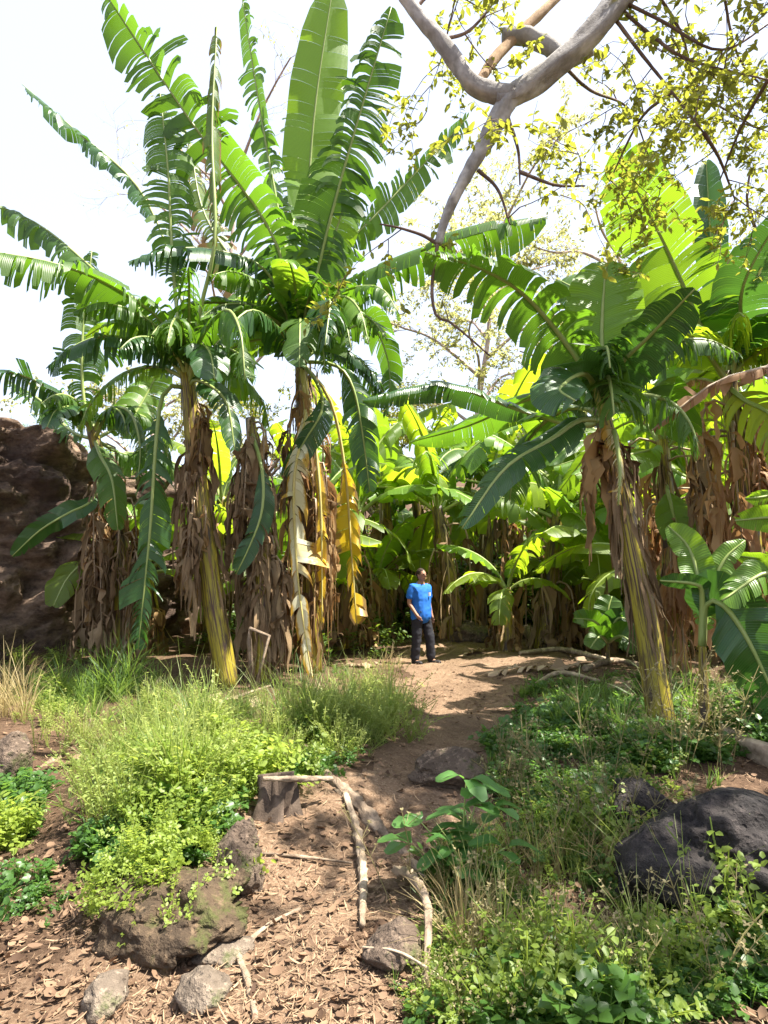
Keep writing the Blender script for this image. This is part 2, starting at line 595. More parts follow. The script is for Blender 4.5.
def leaf_geo(pts, hw, n=40, gap=0.4, droop=0.5, fold=0.0, face=0.0, var=0.3, tp=0.12, fwd=0.4, torn=0.7, miss=0.03, ripple=0.0, rng=None, M=48, K=4):
    rng = rng or random
    c = catmull(pts, M)
    Ts = [(c[min(i + 1, M - 1)] - c[max(i - 1, 0)]).normalized() for i in range(M)]
    Ss = []
    prev = None
    for i in range(M):
        T = Ts[i]
        S = T.cross(Vector((0, 0, 1)))
        if S.length < 0.15: S = prev.copy() if prev else T.cross(Vector((0.1, 1, 0)))
        S.normalize()
        if prev and S.dot(prev) < 0: S = -S
        if face:
            V = (CAM - c[i]).normalized()
            S2 = T.cross(V)
            if S2.length > 0.05:
                S2.normalize()
                if S2.dot(S) < 0: S2 = -S2
                S = S.lerp(S2, face).normalized()
        if prev and S.dot(prev) < 0: S = -S
        S = (S - T * S.dot(T)).normalized()
        prev = S
        Ss.append(S)
    length = sum((c[i + 1] - c[i]).length for i in range(M - 1))

    def at(arr, t):
        f = t * (M - 1); i = min(int(f), M - 2)
        return arr[i].lerp(arr[i + 1], f - i)

    def wid(t):
        u = (t - tp) / (1 - tp)
        u = min(max(u, 0), 1)
        return hw * max(0.02, (1 - abs(2 * u - 1) ** 3.2)) ** 0.6 * (1 - 0.22 * u)

    mb = MB()
    for side in (1, -1):
        t = tp
        base = (1 - tp) / n
        edges = [tp]
        while t < 0.985:
            t += base * (rng.uniform(0.3, 1.3) if rng.random() < .7 else rng.uniform(1.4, 3.2))
            edges.append(min(t, 0.995))
        vd, vf, vw, vp, tw = 0, 0, 0, 0, 0
        gd, gf = 0, 0
        calm = [(u, u + rng.uniform(.06, .16)) for u in (rng.uniform(tp, .9), rng.uniform(tp, .9))]
        for a, b in zip(edges, edges[1:]):
            tr = rng.random() < (torn if not any(u <= a <= v for u, v in calm) else torn * .2)
            if tr:
                if rng.random() < .22:
                    gd, gf = rng.uniform(-.6, 1.3) * var, rng.uniform(-1, .7) * var * .8
                vd = gd + rng.uniform(-.6, .6) * var
                vf = gf + rng.uniform(-.5, .5) * var
                vw = rng.uniform(-1.3, .4) * var * .5
                vp = rng.uniform(-1, 1) * var * .35
                tw = rng.uniform(-1, 1) * var * .9
                if rng.random() < miss: continue
            rows = []
            for e in (a, b):
                p = at(c, e); T = at(Ts, e).normalized(); S = at(Ss, e).normalized(); Nn = S.cross(T)
                if Nn.z < 0: Nn = -Nn
                D0 = (S * side + T * (fwd + vp)).normalized()
                ph = fold + vf + ripple * math.sin(e * 40 + side)
                D = D0 * math.cos(ph) + Nn * math.sin(ph)
                L = wid(e if not tr else (a + b) / 2) * (1 + vw) * (1 if e == b else 1 - (.16 if tr else 0))
                st = L / K
                ch = [p]
                for k in range(K):
                    D = (D + ZD * max(0, droop * (1 + vd * 1.6)) * (0.35 + 0.9 * k / K)).normalized()
                    p = p + D * st
                    ch.append(p)
                rows.append(ch)
            verts, uv = [], []
            for k in range(K + 1):
                x, y = rows[0][k], rows[1][k]
                if tr:
                    o_ = at(Ss, (a + b) / 2).cross(at(Ts, (a + b) / 2)) * (tw * (b - a) * length * k / K)
                    x, y = x - o_, y + o_
                m = (x + y) / 2
                g_ = gap * (k / K) ** 0.8 * (1 if tr else .25)
                if k == K and tr: g_ = min(0.92, g_ + 0.2)
                verts += [tuple(x.lerp(m, g_)), tuple(y.lerp(m, g_))]
                uv += [(a * length, k / K, 0), (b * length, k / K, 0)]
            q = [(2 * k, 2 * k + 1, 2 * k + 3, 2 * k + 2) for k in range(K)]
            if side < 0: q = [x[::-1] for x in q]
            mb.add(verts, q, uv)
    return mb, c


STY = {
    'rag': dict(n=64, gap=.3, droop=.85, fold=-.02, var=.6, torn=.78, miss=.04),
    'comb': dict(n=76, gap=.3, droop=.45, fold=.1, var=.5, torn=.85, miss=.04),
    'hangrag': dict(n=60, gap=.34, droop=1.1, fold=-.2, var=.65, torn=.78, miss=.05),
    'intact': dict(n=26, gap=.05, droop=.14, fold=.24, var=.07, torn=.12, miss=0, ripple=.11),
    'semi': dict(n=34, gap=.16, droop=.34, fold=.1, var=.36, torn=.3, miss=.01, ripple=.09),
    'hang': dict(n=30, gap=.15, droop=.3, fold=-.1, var=.25, torn=.3, miss=0, ripple=.08),
    'papery': dict(n=26, gap=.25, droop=.9, fold=-.2, var=1.0, torn=.6, miss=.1, ripple=.3),
}


HWS = 1.34


def add_leaf(root, origin, pts, hw, style, mat, rib=RIB, rr=(.034, .022, .007), label=None, name='leaf', **kw):
    st = dict(STY[style]); st.update(kw)
    rng = random.Random(int(abs(pts[-1][0] * 131 + pts[-1][2] * 977 + pts[0][1] * 53) * 100))
    mb, c = leaf_geo(pts, hw * HWS, rng=rng, **st)
    o = mb.build(name, mat, root, origin)
    m2 = tube(MB(), [p + Vector((0, 0, -0.004)) for p in c[::3] + [c[-1]]], rr, n=18, sides=6, cap=True)
    m2.build('midrib', rib, o, origin)
    if label: o['label'] = label
    return o


def pseudostem(root, origin, pts, rad, seed=0, sheath_rng=None):
    mb = tube(MB(), pts, rad, n=30, sides=16, rough=0.09, seed=seed)
    mb.build('pseudostem', STEM, root, origin)


def ribbon(mb, pts, w, tw, rng, n=7):
    """curled hanging strip"""
    c = catmull(pts, n)
    ang = rng.uniform(0, 6.28)
    verts, uv = [], []
    for i, p in enumerate(c):
        a = ang + tw * i / n
        p = p + Vector((rng.uniform(-1, 1), rng.uniform(-1, 1), rng.uniform(-.5, .5))) * w * .45
        ww = w * (1 - 0.75 * abs(2 * i / (n - 1) - .8) ** 2.2 * .6) * rng.uniform(.55, 1.25)
        s = Vector((math.cos(a), math.sin(a), 0)) * max(ww, .006)
        m = Vector((-math.sin(a), math.cos(a), 0)) * ww * .35
        verts += [tuple(p - s), tuple(p + m), tuple(p + s)]
        uv += [(i * .15, 0, 0), (i * .15, .5, 0), (i * .15, 1, 0)]
    q = []
    for i in range(n - 1):
        q += [(3 * i, 3 * i + 1, 3 * i + 4, 3 * i + 3), (3 * i + 1, 3 * i + 2, 3 * i + 5, 3 * i + 4)]
    mb.add(verts, q, uv)


def sheaths(root, origin, pts, rad, count, zlo, zhi, rng, mat=SHEATH, wide=(.01, .034)):
    """dry leaf sheaths flaking off the stem: one mesh, surface of the stem"""
    c = catmull(pts, 60)
    r = interp(rad, 60)
    mb = MB()
    for _ in range(count):
        f = rng.uniform(zlo, zhi)
        i = int(f * 59)
        ln = rng.uniform(.25, .8)
        az = rng.uniform(0, 6.28)
        out = Vector((math.cos(az), math.sin(az), 0))
        p0 = c[i] + out * (r[i] * 1.0)
        drop = ln
        j = max(0, i - int(drop / max(.1, (c[-1] - c[0]).length) * 59))
        kk = rng.uniform(.02, .10)
        mid = c[(i + j) // 2] + out * (r[(i + j) // 2] + kk * .7)
        end = c[j] + out * (r[j] + kk) + Vector((rng.uniform(-.06, .06), rng.uniform(-.06, .06), 0))
        if j == 0: end.z = max(end.z, c[0].z + .03)
        ribbon(mb, [p0, mid, end], rng.uniform(*wide), rng.uniform(-1.2, 1.2), rng)
    return mb.build('dry_sheath', mat, root, origin)


def dead_leaf(root, origin, start, az, out, length, mat, rng, n=34, zmin=None, rib=RIB_DEAD):
    """a dead leaf hanging down the stem: bent petiole and curled shreds"""
    d = Vector((math.cos(az), math.sin(az), 0))
    p0 = start
    p1 = start + d * out * .7 + Vector((0, 0, .12))
    p2 = start + d * out + Vector((0, 0, -.18 * length))
    p3 = start + d * out * rng.uniform(.7, 1.1) + Vector((rng.uniform(-.1, .1), rng.uniform(-.1, .1), -length))
    if zmin is not None and p3.z < zmin: p3.z = zmin + rng.uniform(.02, .2)
    c = catmull([p0, p1, p2, p3], 24)
    mb = MB()
    for _ in range(n):
        i = rng.randrange(6, 24)
        s = c[i]
        ln = rng.uniform(.15, .4) if rng.random() < .6 else rng.uniform(.4, .95)
        a = rng.uniform(0, 6.28)
        e = s + Vector((math.cos(a) * .14, math.sin(a) * .14, -ln))
        if zmin is not None: e.z = max(e.z, zmin + .02)
        m = s.lerp(e, .4) + Vector((math.cos(a) * .07, math.sin(a) * .07, 0.03))
        ribbon(mb, [s, m, e], rng.uniform(.006, .03) if rng.random() < .65 else rng.uniform(.03, .085), rng.uniform(-3.5, 3.5), rng, n=6)
    o = mb.build('dead_leaf', mat, root, origin)
    tube(MB(), [p for p in c[::4]] + [c[-1]], (.02, .014, .006), n=12, sides=5).build('midrib', rib, o, origin)
    return o


BGRP = 'banana plants of the grove'


def hero(label, base, toppx, Y, rad, leaves, midpx=None, dead=(), sheath=0, group=BGRP, seed=0, shz=(.1, .95), fill=0, fl=1.0, fm=None):
    """a plant drawn out leaf by leaf; leaves: (pts [(px,py,dY)], halfwidth m, style, mat, extra)"""
    rng = random.Random(seed + 100)
    fm = fm or [LEAF, LEAF, LEAF_DARK, LEAF_YOUNG]
    root = thing('banana_plant', label, 'banana plant', base, group)
    b = Vector(base)
    top = P(toppx[0], toppx[1], Y + (toppx[2] if len(toppx) > 2 else 0))
    pts = [b + Vector((0, 0, -.06))]
    for m in (midpx or []):
        pts.append(P(m[0], m[1], Y + (m[2] if len(m) > 2 else 0)))
    pts.append(top)
    pseudostem(root, b, pts, rad, seed)
    if sheath:
        sheaths(root, b, pts, rad, sheath, shz[0], shz[1], rng)
    c = catmull(pts, 40)
    for lf in leaves:
        lp, hw, style, mat = lf[:4]
        ex = lf[4] if len(lf) > 4 else {}
        w = [P(q[0], q[1], Y + q[2]) for q in lp]
        if not ex.pop('free', False):
            w = [c[-3] if ex.pop('top', True) else c[-8]] + w
        ex.setdefault('face', .5)
        rib = ex.pop('rib', RIB)
        add_leaf(root, b, w, hw, style, mat, rib, **ex)
    for i in range(fill):
        az = rng.uniform(0, 6.28) if i % 2 else rng.uniform(-2.6, -.5)
        d = Vector((math.cos(az), math.sin(az), 0))
        L = rng.uniform(1.5, 2.5) * fl; el = rng.uniform(.35, 1.25)
        p = c[-2].copy(); lp = [p.copy()]
        for k in range(5):
            p = p + (d * math.cos(el) + Vector((0, 0, 1)) * math.sin(el)) * L / 5
            el -= rng.uniform(.3, .55)
            lp.append(p.copy())
        add_leaf(root, b, lp, rng.uniform(.26, .38), rng.choice(('rag', 'semi', 'hangrag')), rng.choice(fm), face=.15, tp=.15)
    for (f, az, out, ln, mat) in dead:
        dead_leaf(root, b, c[int(f * 39)], math.radians(az), out, ln, mat, rng, zmin=b.z)
        if rng.random() < .45:
            a2 = math.radians(az + rng.uniform(40, 90)); dd = Vector((math.cos(a2), math.sin(a2), 0)) * out
            q = c[int(f * 39)]; l2 = min(ln * .8, max(.3, q.z - b.z - .1))
            add_leaf(root, b, [q, q + dd * .8, q + dd + Vector((0, 0, -.3 * l2)), q + dd * .8 + Vector((rng.uniform(-.1, .1), 0, -l2))], rng.uniform(.12, .2), 'papery', mat if mat is not SHEATH else LEAF_DEAD, RIB_DEAD, (.018, .012, .005), name='dead_leaf', M=26, tp=.3)
    return root


LF, LD, LY, LO, YL, PL, DD, RU, BR = LEAF, LEAF_DARK, LEAF_YOUNG, LEAF_OLD, LEAF_YELLOW, LEAF_PALE, LEAF_DEAD, LEAF_RUST, LEAF_BROWNRIM


def dring(n, flo, fhi, lo, hi, mat, seed, out=(.15, .4)):
    r = random.Random(seed)
    return [(r.uniform(flo, fhi), i * 137.5 + r.uniform(-20, 20), r.uniform(*out), r.uniform(lo, hi), mat if r.random() < .6 else SHEATH) for i in range(n)]


# --- tall plant in the middle of the left clump
bA = G(312, 672)
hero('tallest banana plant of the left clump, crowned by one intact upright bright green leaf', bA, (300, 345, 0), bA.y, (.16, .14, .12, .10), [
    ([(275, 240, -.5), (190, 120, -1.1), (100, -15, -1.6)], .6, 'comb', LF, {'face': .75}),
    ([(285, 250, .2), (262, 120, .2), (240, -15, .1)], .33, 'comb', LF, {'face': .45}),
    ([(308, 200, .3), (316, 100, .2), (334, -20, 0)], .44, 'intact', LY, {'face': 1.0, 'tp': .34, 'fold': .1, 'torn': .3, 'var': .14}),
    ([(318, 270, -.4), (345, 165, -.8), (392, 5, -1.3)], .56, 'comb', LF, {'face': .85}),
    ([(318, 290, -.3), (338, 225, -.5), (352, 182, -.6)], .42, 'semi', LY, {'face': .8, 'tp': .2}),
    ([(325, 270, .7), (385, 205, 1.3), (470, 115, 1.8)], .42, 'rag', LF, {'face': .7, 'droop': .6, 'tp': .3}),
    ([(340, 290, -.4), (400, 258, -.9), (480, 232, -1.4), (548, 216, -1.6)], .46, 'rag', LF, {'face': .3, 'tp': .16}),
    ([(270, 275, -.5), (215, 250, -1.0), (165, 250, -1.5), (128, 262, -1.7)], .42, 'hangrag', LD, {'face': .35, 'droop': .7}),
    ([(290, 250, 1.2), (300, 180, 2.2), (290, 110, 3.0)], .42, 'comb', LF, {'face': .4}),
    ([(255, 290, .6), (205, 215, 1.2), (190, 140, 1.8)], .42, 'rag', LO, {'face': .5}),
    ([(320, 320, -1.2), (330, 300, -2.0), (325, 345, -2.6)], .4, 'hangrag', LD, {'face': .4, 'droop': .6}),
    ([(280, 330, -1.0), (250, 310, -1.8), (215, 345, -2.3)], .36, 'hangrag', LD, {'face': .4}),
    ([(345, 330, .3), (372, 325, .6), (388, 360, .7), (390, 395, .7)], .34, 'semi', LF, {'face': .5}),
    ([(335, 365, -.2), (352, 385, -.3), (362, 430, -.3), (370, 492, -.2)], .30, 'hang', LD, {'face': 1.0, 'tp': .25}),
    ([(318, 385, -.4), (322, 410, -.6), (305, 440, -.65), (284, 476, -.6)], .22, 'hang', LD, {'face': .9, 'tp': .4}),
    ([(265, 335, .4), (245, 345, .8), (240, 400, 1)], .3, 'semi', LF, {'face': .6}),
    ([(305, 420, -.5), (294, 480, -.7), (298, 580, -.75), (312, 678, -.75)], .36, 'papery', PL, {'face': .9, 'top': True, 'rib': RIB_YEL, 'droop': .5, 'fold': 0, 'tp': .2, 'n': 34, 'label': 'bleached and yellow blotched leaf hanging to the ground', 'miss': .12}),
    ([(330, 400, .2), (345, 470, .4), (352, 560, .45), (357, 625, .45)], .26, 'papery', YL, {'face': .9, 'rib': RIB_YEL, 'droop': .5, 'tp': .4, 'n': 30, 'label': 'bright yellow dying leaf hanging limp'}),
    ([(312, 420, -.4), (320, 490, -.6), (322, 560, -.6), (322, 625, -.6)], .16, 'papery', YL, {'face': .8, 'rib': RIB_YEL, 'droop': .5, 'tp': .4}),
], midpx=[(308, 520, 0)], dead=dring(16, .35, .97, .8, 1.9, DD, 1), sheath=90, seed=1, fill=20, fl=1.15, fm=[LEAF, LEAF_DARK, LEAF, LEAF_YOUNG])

# --- leaning plant, left of it
bB = G(228, 686)
hero('left leaning banana plant with a yellow green lower stem and ragged arching leaves', bB, (187, 372, 0), bB.y, (.155, .15, .13, .10), [
    ([(178, 320, -.1), (172, 250, -.1), (168, 170, -.1), (160, 92, 0)], .36, 'comb', LF, {'face': .8, 'tp': .32}),
    ([(165, 325, -.2), (110, 285, -.8), (50, 262, -1.3), (-30, 248, -1.8)], .5, 'rag', LF, {'face': .35, 'tp': .14}),
    ([(165, 335, .5), (100, 275, 1.0), (40, 225, 1.5), (-20, 198, 2.0)], .45, 'rag', LF, {'face': .35, 'tp': .2}),
    ([(180, 290, .5), (140, 190, 1.0), (75, 130, 1.5), (22, 84, 1.8)], .28, 'hangrag', LD, {'face': .3, 'tp': .42, 'droop': .9}),
    ([(200, 310, -.3), (215, 240, -.6), (212, 130, -.4), (217, 25, -.2)], .22, 'hangrag', LO, {'face': .5, 'tp': .35}),
    ([(200, 340, -.5), (225, 310, -1.2), (240, 330, -1.8), (245, 380, -2)], .36, 'hangrag', LF, {'face': .4}),
    ([(165, 390, -.2), (156, 440, -.5), (150, 530, -.6), (138, 650, -.6)], .34, 'hangrag', LD, {'face': .9, 'tp': .2, 'droop': .35, 'fold': -.1, 'label': 'long blue green leaf hanging down beside the stem'}),
    ([(200, 350, .5), (235, 300, 1.0), (265, 285, 1.5)], .34, 'rag', LF, {'face': .5}),
    ([(175, 365, .6), (150, 330, 1.2), (118, 340, 1.8), (95, 380, 2.0)], .36, 'rag', LF, {'face': .4}),
    ([(198, 380, -.2), (225, 400, -.4), (235, 450, -.5)], .25, 'semi', LD, {'face': .6}),
], midpx=[(212, 590, 0), (198, 480, 0)], dead=dring(9, .5, .9, .5, 1.1, DD, 2, (.12, .3)), sheath=60, seed=2, shz=(.32, .97), fill=11, fl=1.0)

# --- dead stump-stem between them
bC = G(262, 680)
hero('dead broken banana stem wrapped in grey brown dry leaves, with one small green leaf', bC, (250, 418, .1), bC.y, (.15, .13, .11, .07), [
    ([(262, 470, -.4), (262, 510, -.55), (250, 545, -.6), (236, 574, -.6)], .17, 'hang', LD, {'face': 1.0, 'tp': .35}),
], midpx=[(262, 540, .1)], dead=dring(18, .4, .99, .8, 2.0, SHEATH, 3, (.1, .3)), sheath=160, seed=3)

# --- left, in front of the bank
bD = G(122, 660)
hero('banana plant in front of the earth bank with a shaggy brown skirt, leaves spreading left', bD, (92, 428, 0), bD.y, (.15, .14, .12, .09), [
    ([(84, 400, .1), (82, 350, .1), (86, 300, .2), (92, 250, .3)], .36, 'comb', LF, {'face': .7, 'tp': .2}),
    ([(75, 405, -.3), (45, 385, -.7), (10, 372, -1.0), (-30, 372, -1.3)], .34, 'hangrag', LD, {'face': .3, 'tp': .15}),
    ([(112, 430, .3), (130, 420, .6), (150, 388, .9), (162, 362, 1.0)], .33, 'semi', LY, {'face': .9, 'tp': .15}),
    ([(110, 410, -.4), (130, 412, -.9), (140, 445, -1.2), (138, 480, -1.3)], .34, 'hangrag', LF, {'face': .5}),
    ([(70, 430, .5), (40, 400, 1.2), (8, 380, 1.8)], .3, 'rag', LF, {'face': .4}),
    ([(100, 455, -.5), (112, 480, -.8), (118, 530, -.9)], .25, 'hang', LF, {'face': .7}),
    ([(92, 500, -.5), (70, 512, -.8), (40, 530, -1.0), (12, 556, -1.1)], .16, 'intact', LD, {'face': .7, 'tp': .3, 'top': False}),
    ([(130, 455, .2), (160, 440, .4), (175, 480, .5)], .3, 'hangrag', LF, {'face': .5}),
], midpx=[(122, 560, 0)], dead=dring(16, .4, .97, .9, 2.1, DD, 4, (.2, .5)), sheath=60, seed=4, fill=5, fl=.8)

# --- right plant at the edge of the clearing
bE = G(662, 722)
hero('leaning banana plant with yellow and purple streaked stem beside the clearing, right of the man', bE, (600, 405, .2), bE.y, (.125, .108, .095, .075), [
    ([(585, 370, -.1), (530, 300, -.3), (480, 268, -.6), (425, 252, -.9)], .40, 'semi', LF, {'face': .55, 'tp': .12, 'torn': .8, 'gap': .3, 'droop': .5}),
    ([(602, 375, -.1), (602, 320, -.1), (606, 262, 0)], .32, 'intact', LY, {'face': 1.0, 'tp': .22}),
    ([(615, 372, -.2), (650, 335, -.6), (695, 288, -1.0)], .26, 'semi', LD, {'face': .7}),
    ([(588, 375, -.5), (560, 388, -1.1), (575, 400, -1.5)], .3, 'semi', LD, {'face': .6}),
    ([(575, 425, .5), (515, 408, .9), (440, 384, 1.0), (362, 400, .8)], .2, 'semi', LD, {'face': .35, 'droop': .5, 'tp': .28}),
    ([(580, 405, .9), (540, 395, 1.6), (470, 425, 2.3), (410, 442, 2.6)], .26, 'semi', LF, {'face': .4, 'droop': .4, 'tp': .3}),
    ([(580, 420, -.2), (550, 440, -.5), (505, 468, -.8), (462, 528, -.9)], .19, 'semi', LD, {'face': .7, 'tp': .15, 'fold': .3}),
    ([(622, 380, .5), (655, 350, 1.2), (690, 340, 2.0)], .3, 'semi', LY, {'face': .5}),
    ([(630, 400, .5), (665, 400, 1.0), (690, 440, 1.3)], .3, 'semi', LF, {'face': .5}),
    ([(614, 430, -.3), (620, 470, -.5), (618, 505, -.5)], .12, 'hangrag', PL, {'face': .8, 'top': False}),
    ([(600, 350, .8), (590, 300, 1.6), (560, 280, 2.4)], .34, 'semi', LF, {'face': .5}),
], midpx=[(645, 620, .05), (622, 500, .1)], dead=[(.9, 200, .1, .45, DD), (.85, 320, .1, .4, SHEATH)], sheath=46, seed=5, shz=(.3, .95), fill=5, fl=.75)

# --- far right plant, big translucent leaves
bF = P(752, 690, 7.9); bF.z = Hs(bF.x, bF.y)
hero('banana plant at the right edge with broad glowing yellow green leaves above its stem', bF, (728, 372, 0), 7.9, (.15, .135, .12, .09), [
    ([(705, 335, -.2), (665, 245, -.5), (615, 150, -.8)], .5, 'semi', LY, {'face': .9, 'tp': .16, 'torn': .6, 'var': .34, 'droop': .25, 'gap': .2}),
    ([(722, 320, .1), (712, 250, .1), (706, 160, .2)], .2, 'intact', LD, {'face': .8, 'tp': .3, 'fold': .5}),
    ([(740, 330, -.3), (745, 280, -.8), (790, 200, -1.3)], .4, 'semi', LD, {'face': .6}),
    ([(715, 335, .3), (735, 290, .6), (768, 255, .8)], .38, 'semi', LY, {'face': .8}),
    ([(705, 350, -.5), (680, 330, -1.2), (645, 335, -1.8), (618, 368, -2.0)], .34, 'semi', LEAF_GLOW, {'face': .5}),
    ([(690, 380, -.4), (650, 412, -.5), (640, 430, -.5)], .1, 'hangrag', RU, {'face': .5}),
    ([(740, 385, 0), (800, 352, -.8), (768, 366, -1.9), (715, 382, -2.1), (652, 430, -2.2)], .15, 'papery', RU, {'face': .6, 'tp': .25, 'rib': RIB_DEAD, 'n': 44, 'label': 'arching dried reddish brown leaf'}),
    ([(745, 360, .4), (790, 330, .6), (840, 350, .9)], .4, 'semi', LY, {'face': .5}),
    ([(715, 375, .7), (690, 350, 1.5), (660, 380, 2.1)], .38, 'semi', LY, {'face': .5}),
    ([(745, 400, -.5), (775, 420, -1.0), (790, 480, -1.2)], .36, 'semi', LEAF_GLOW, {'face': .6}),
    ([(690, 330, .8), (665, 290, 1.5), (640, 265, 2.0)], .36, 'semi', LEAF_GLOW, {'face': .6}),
], midpx=[(755, 600, 0), (742, 480, 0)], dead=dring(12, .5, .97, .9, 1.9, RU, 6, (.2, .55)), sheath=60, seed=6, fill=6, fl=.9, fm=[LEAF_GLOW, LEAF_YOUNG, LEAF])

# --- the rusty skirted plant between them
bG = P(676, 680, 9.2); bG.z = Hs(bG.x, bG.y)
hero('banana plant draped in long rust brown dead leaves between the two right hand stems', bG, (662, 440, 0), 9.2, (.14, .13, .11, .09), [
    ([(640, 420, .3), (600, 440, .8), (560, 490, 1.1)], .34, 'semi', LY, {'face': .6}),
    ([(672, 400, .2), (690, 350, .5), (710, 320, .8)], .36, 'semi', LY, {'face': .7}),
    ([(655, 400, .6), (630, 360, 1.2), (600, 340, 1.7)], .34, 'semi', LY, {'face': .7}),
    ([(685, 430, -.2), (715, 420, -.4), (745, 450, -.5)], .3, 'semi', LEAF_GLOW, {'face': .6}),
    ([(650, 450, -.4), (612, 460, -.9), (575, 475, -1.3)], .3, 'semi', LY, {'face': .4}),
    ([(670, 500, -.3), (680, 530, -.5), (706, 556, -.6)], .24, 'intact', LY, {'face': .9, 'top': False, 'tp': .2}),
], midpx=[(672, 560, 0)], dead=dring(9, .6, .99, 1.0, 2.2, RU, 7, (.2, .6)) + [(.95, 10, .55, 2.2, RU), (.98, -30, .7, 2.4, RU), (.9, -60, .5, 2.0, RU)], sheath=50, seed=7, fill=4, fl=.9, fm=[LEAF_GLOW, LEAF_GLOW])

# --- young suckers at the right edge
def sucker(label, base, Y, stem_px, leaves, r=.04):
    return hero(label, base, stem_px, Y, (r * 1.3, r, r * .7), leaves, sheath=0, group='young banana suckers', seed=int(Y * 10))


b = P(800, 745, 5.2); b.z = Hs(b.x, b.y)
sucker('young banana sucker at the right edge with torn yellow green leaves reaching left', b, 5.2, (800, 640, 0), [
    ([(795, 590, .1), (768, 572, .1), (722, 600, .0)], .17, 'semi', LY, {'face': .8, 'tp': .12}),
    ([(800, 560, .2), (780, 520, .2), (735, 520, .2)], .15, 'semi', LY, {'face': .8, 'tp': .12}),
    ([(800, 560, .4), (790, 500, .4), (745, 498, .3)], .13, 'semi', LY, {'face': .8, 'tp': .12}),
    ([(805, 560, .5), (775, 560, .6), (735, 555, .7)], .13, 'semi', LY, {'face': .8, 'tp': .12}),
    ([(810, 580, .5), (850, 540, .8), (900, 560, .9)], .17, 'semi', LY, {'face': .6}),
])
b = P(704, 722, 5.6); b.z = Hs(b.x, b.y)
sucker('small banana sucker with one broad dark green leaf hanging low to the right', b, 5.6, (702, 640, 0), [
    ([(706, 604, -.05), (722, 604, -.15), (748, 640, -.25), (784, 716, -.35)], .26, 'intact', LD, {'face': .9, 'tp': .16, 'droop': .1, 'fold': .3}),
    ([(702, 596, -.05), (696, 584, -.1), (660, 580, -.15)], .075, 'intact', LD, {'face': .6, 'tp': .3, 'fold': .3}),
    ([(702, 600, .1), (690, 550, .2), (668, 525, .3)], .13, 'intact', LY, {'face': .8, 'tp': .3}),
    ([(708, 600, .1), (724, 560, .1), (745, 540, .1)], .12, 'semi', LY, {'face': .8}),
])
b = P(608, 672, 10.2); b.z = Hs(b.x, b.y)
sucker('young banana sucker with soft green leaves in shade at the clearing edge', b, 10.2, (608, 640, 0), [
    ([(608, 612, 0), (612, 596, .05)], .2, 'intact', LF, {'face': .9}),
    ([(596, 622, -.1), (574, 618, -.2)], .16, 'intact', LF, {'face': .6}),
    ([(618, 618, -.1), (636, 625, -.2)], .17, 'intact', LD, {'face': .6}),
    ([(622, 636, -.3), (640, 650, -.5)], .2, 'intact', LF, {'face': .6}),
    ([(600, 636, -.3), (590, 648, -.5)], .16, 'intact', LF, {'face': .6}),
], r=.03)

# ------------------------------------------------------------------ background banana plants (prototypes + copies)
def proto(seed, h, nl, ll, ndead, mats, dmat):
    r = random.Random(seed)
    root = bpy.data.objects.new('banana_plant', None)
    col.objects.link(root)
    b = Vector((0, 0, 0))
    lean = Vector((r.uniform(-.25, .25), r.uniform(-.25, .25), 0))
    pts = [Vector((0, 0, -.15)), Vector((0, 0, h * .5)) + lean * .4, Vector((0, 0, h)) + lean]
    rad = (.15, .13, .09)
    pseudostem(root, b, pts, rad, seed)
    sheaths(root, b, pts, rad, 26, .1, .95, r)
    c = catmull(pts, 20)
    for i in range(nl):
        az = i * 2.4 + r.uniform(-.3, .3)
        d = Vector((math.cos(az), math.sin(az), 0))
        age = i / (nl - 1)
        L = ll * r.uniform(.75, 1.1)
        el = 1.35 - 1.05 * age + r.uniform(-.12, .12)
        p = c[-2].copy()
        lp = [p.copy()]
        for k in range(5):
            p = p + (d * math.cos(el) + Vector((0, 0, 1)) * math.sin(el)) * L / 5
            el -= r.uniform(.25, .42) * (0.6 + age * .6)
            lp.append(p.copy())
        st = 'semi' if r.random() < .6 else 'rag'
        m = r.choice(mats)
        add_leaf(root, b, lp, r.uniform(.26, .38), st, m, n=22, tp=.16, M=30)
    for i in range(ndead):
        az = i * 2.4 + r.uniform(-.4, .4)
        dead_leaf(root, b, c[r.randrange(8, 19)], az, r.uniform(.15, .45), r.uniform(.8, 1.7), dmat if r.random() < .7 else SHEATH, r, n=22, zmin=0.02)
    return root


def children(o):
    return [x for x in bpy.data.objects if x.parent == o]


_kids = {}


def copy_tree(o, parent=None):
    c = o.copy(); col.objects.link(c)
    c.parent = parent
    for ch in _kids.get(o.name, ()):
        copy_tree(ch, c)
    return c


protos = [
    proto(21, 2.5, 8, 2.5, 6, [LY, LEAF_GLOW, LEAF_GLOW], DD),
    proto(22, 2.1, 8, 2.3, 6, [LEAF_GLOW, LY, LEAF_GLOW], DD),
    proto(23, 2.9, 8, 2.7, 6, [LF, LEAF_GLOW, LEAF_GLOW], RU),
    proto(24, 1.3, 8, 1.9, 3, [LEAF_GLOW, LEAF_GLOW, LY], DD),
]
for o in list(bpy.data.objects):
    if o.parent: _kids.setdefault(o.parent.name, []).append(o)

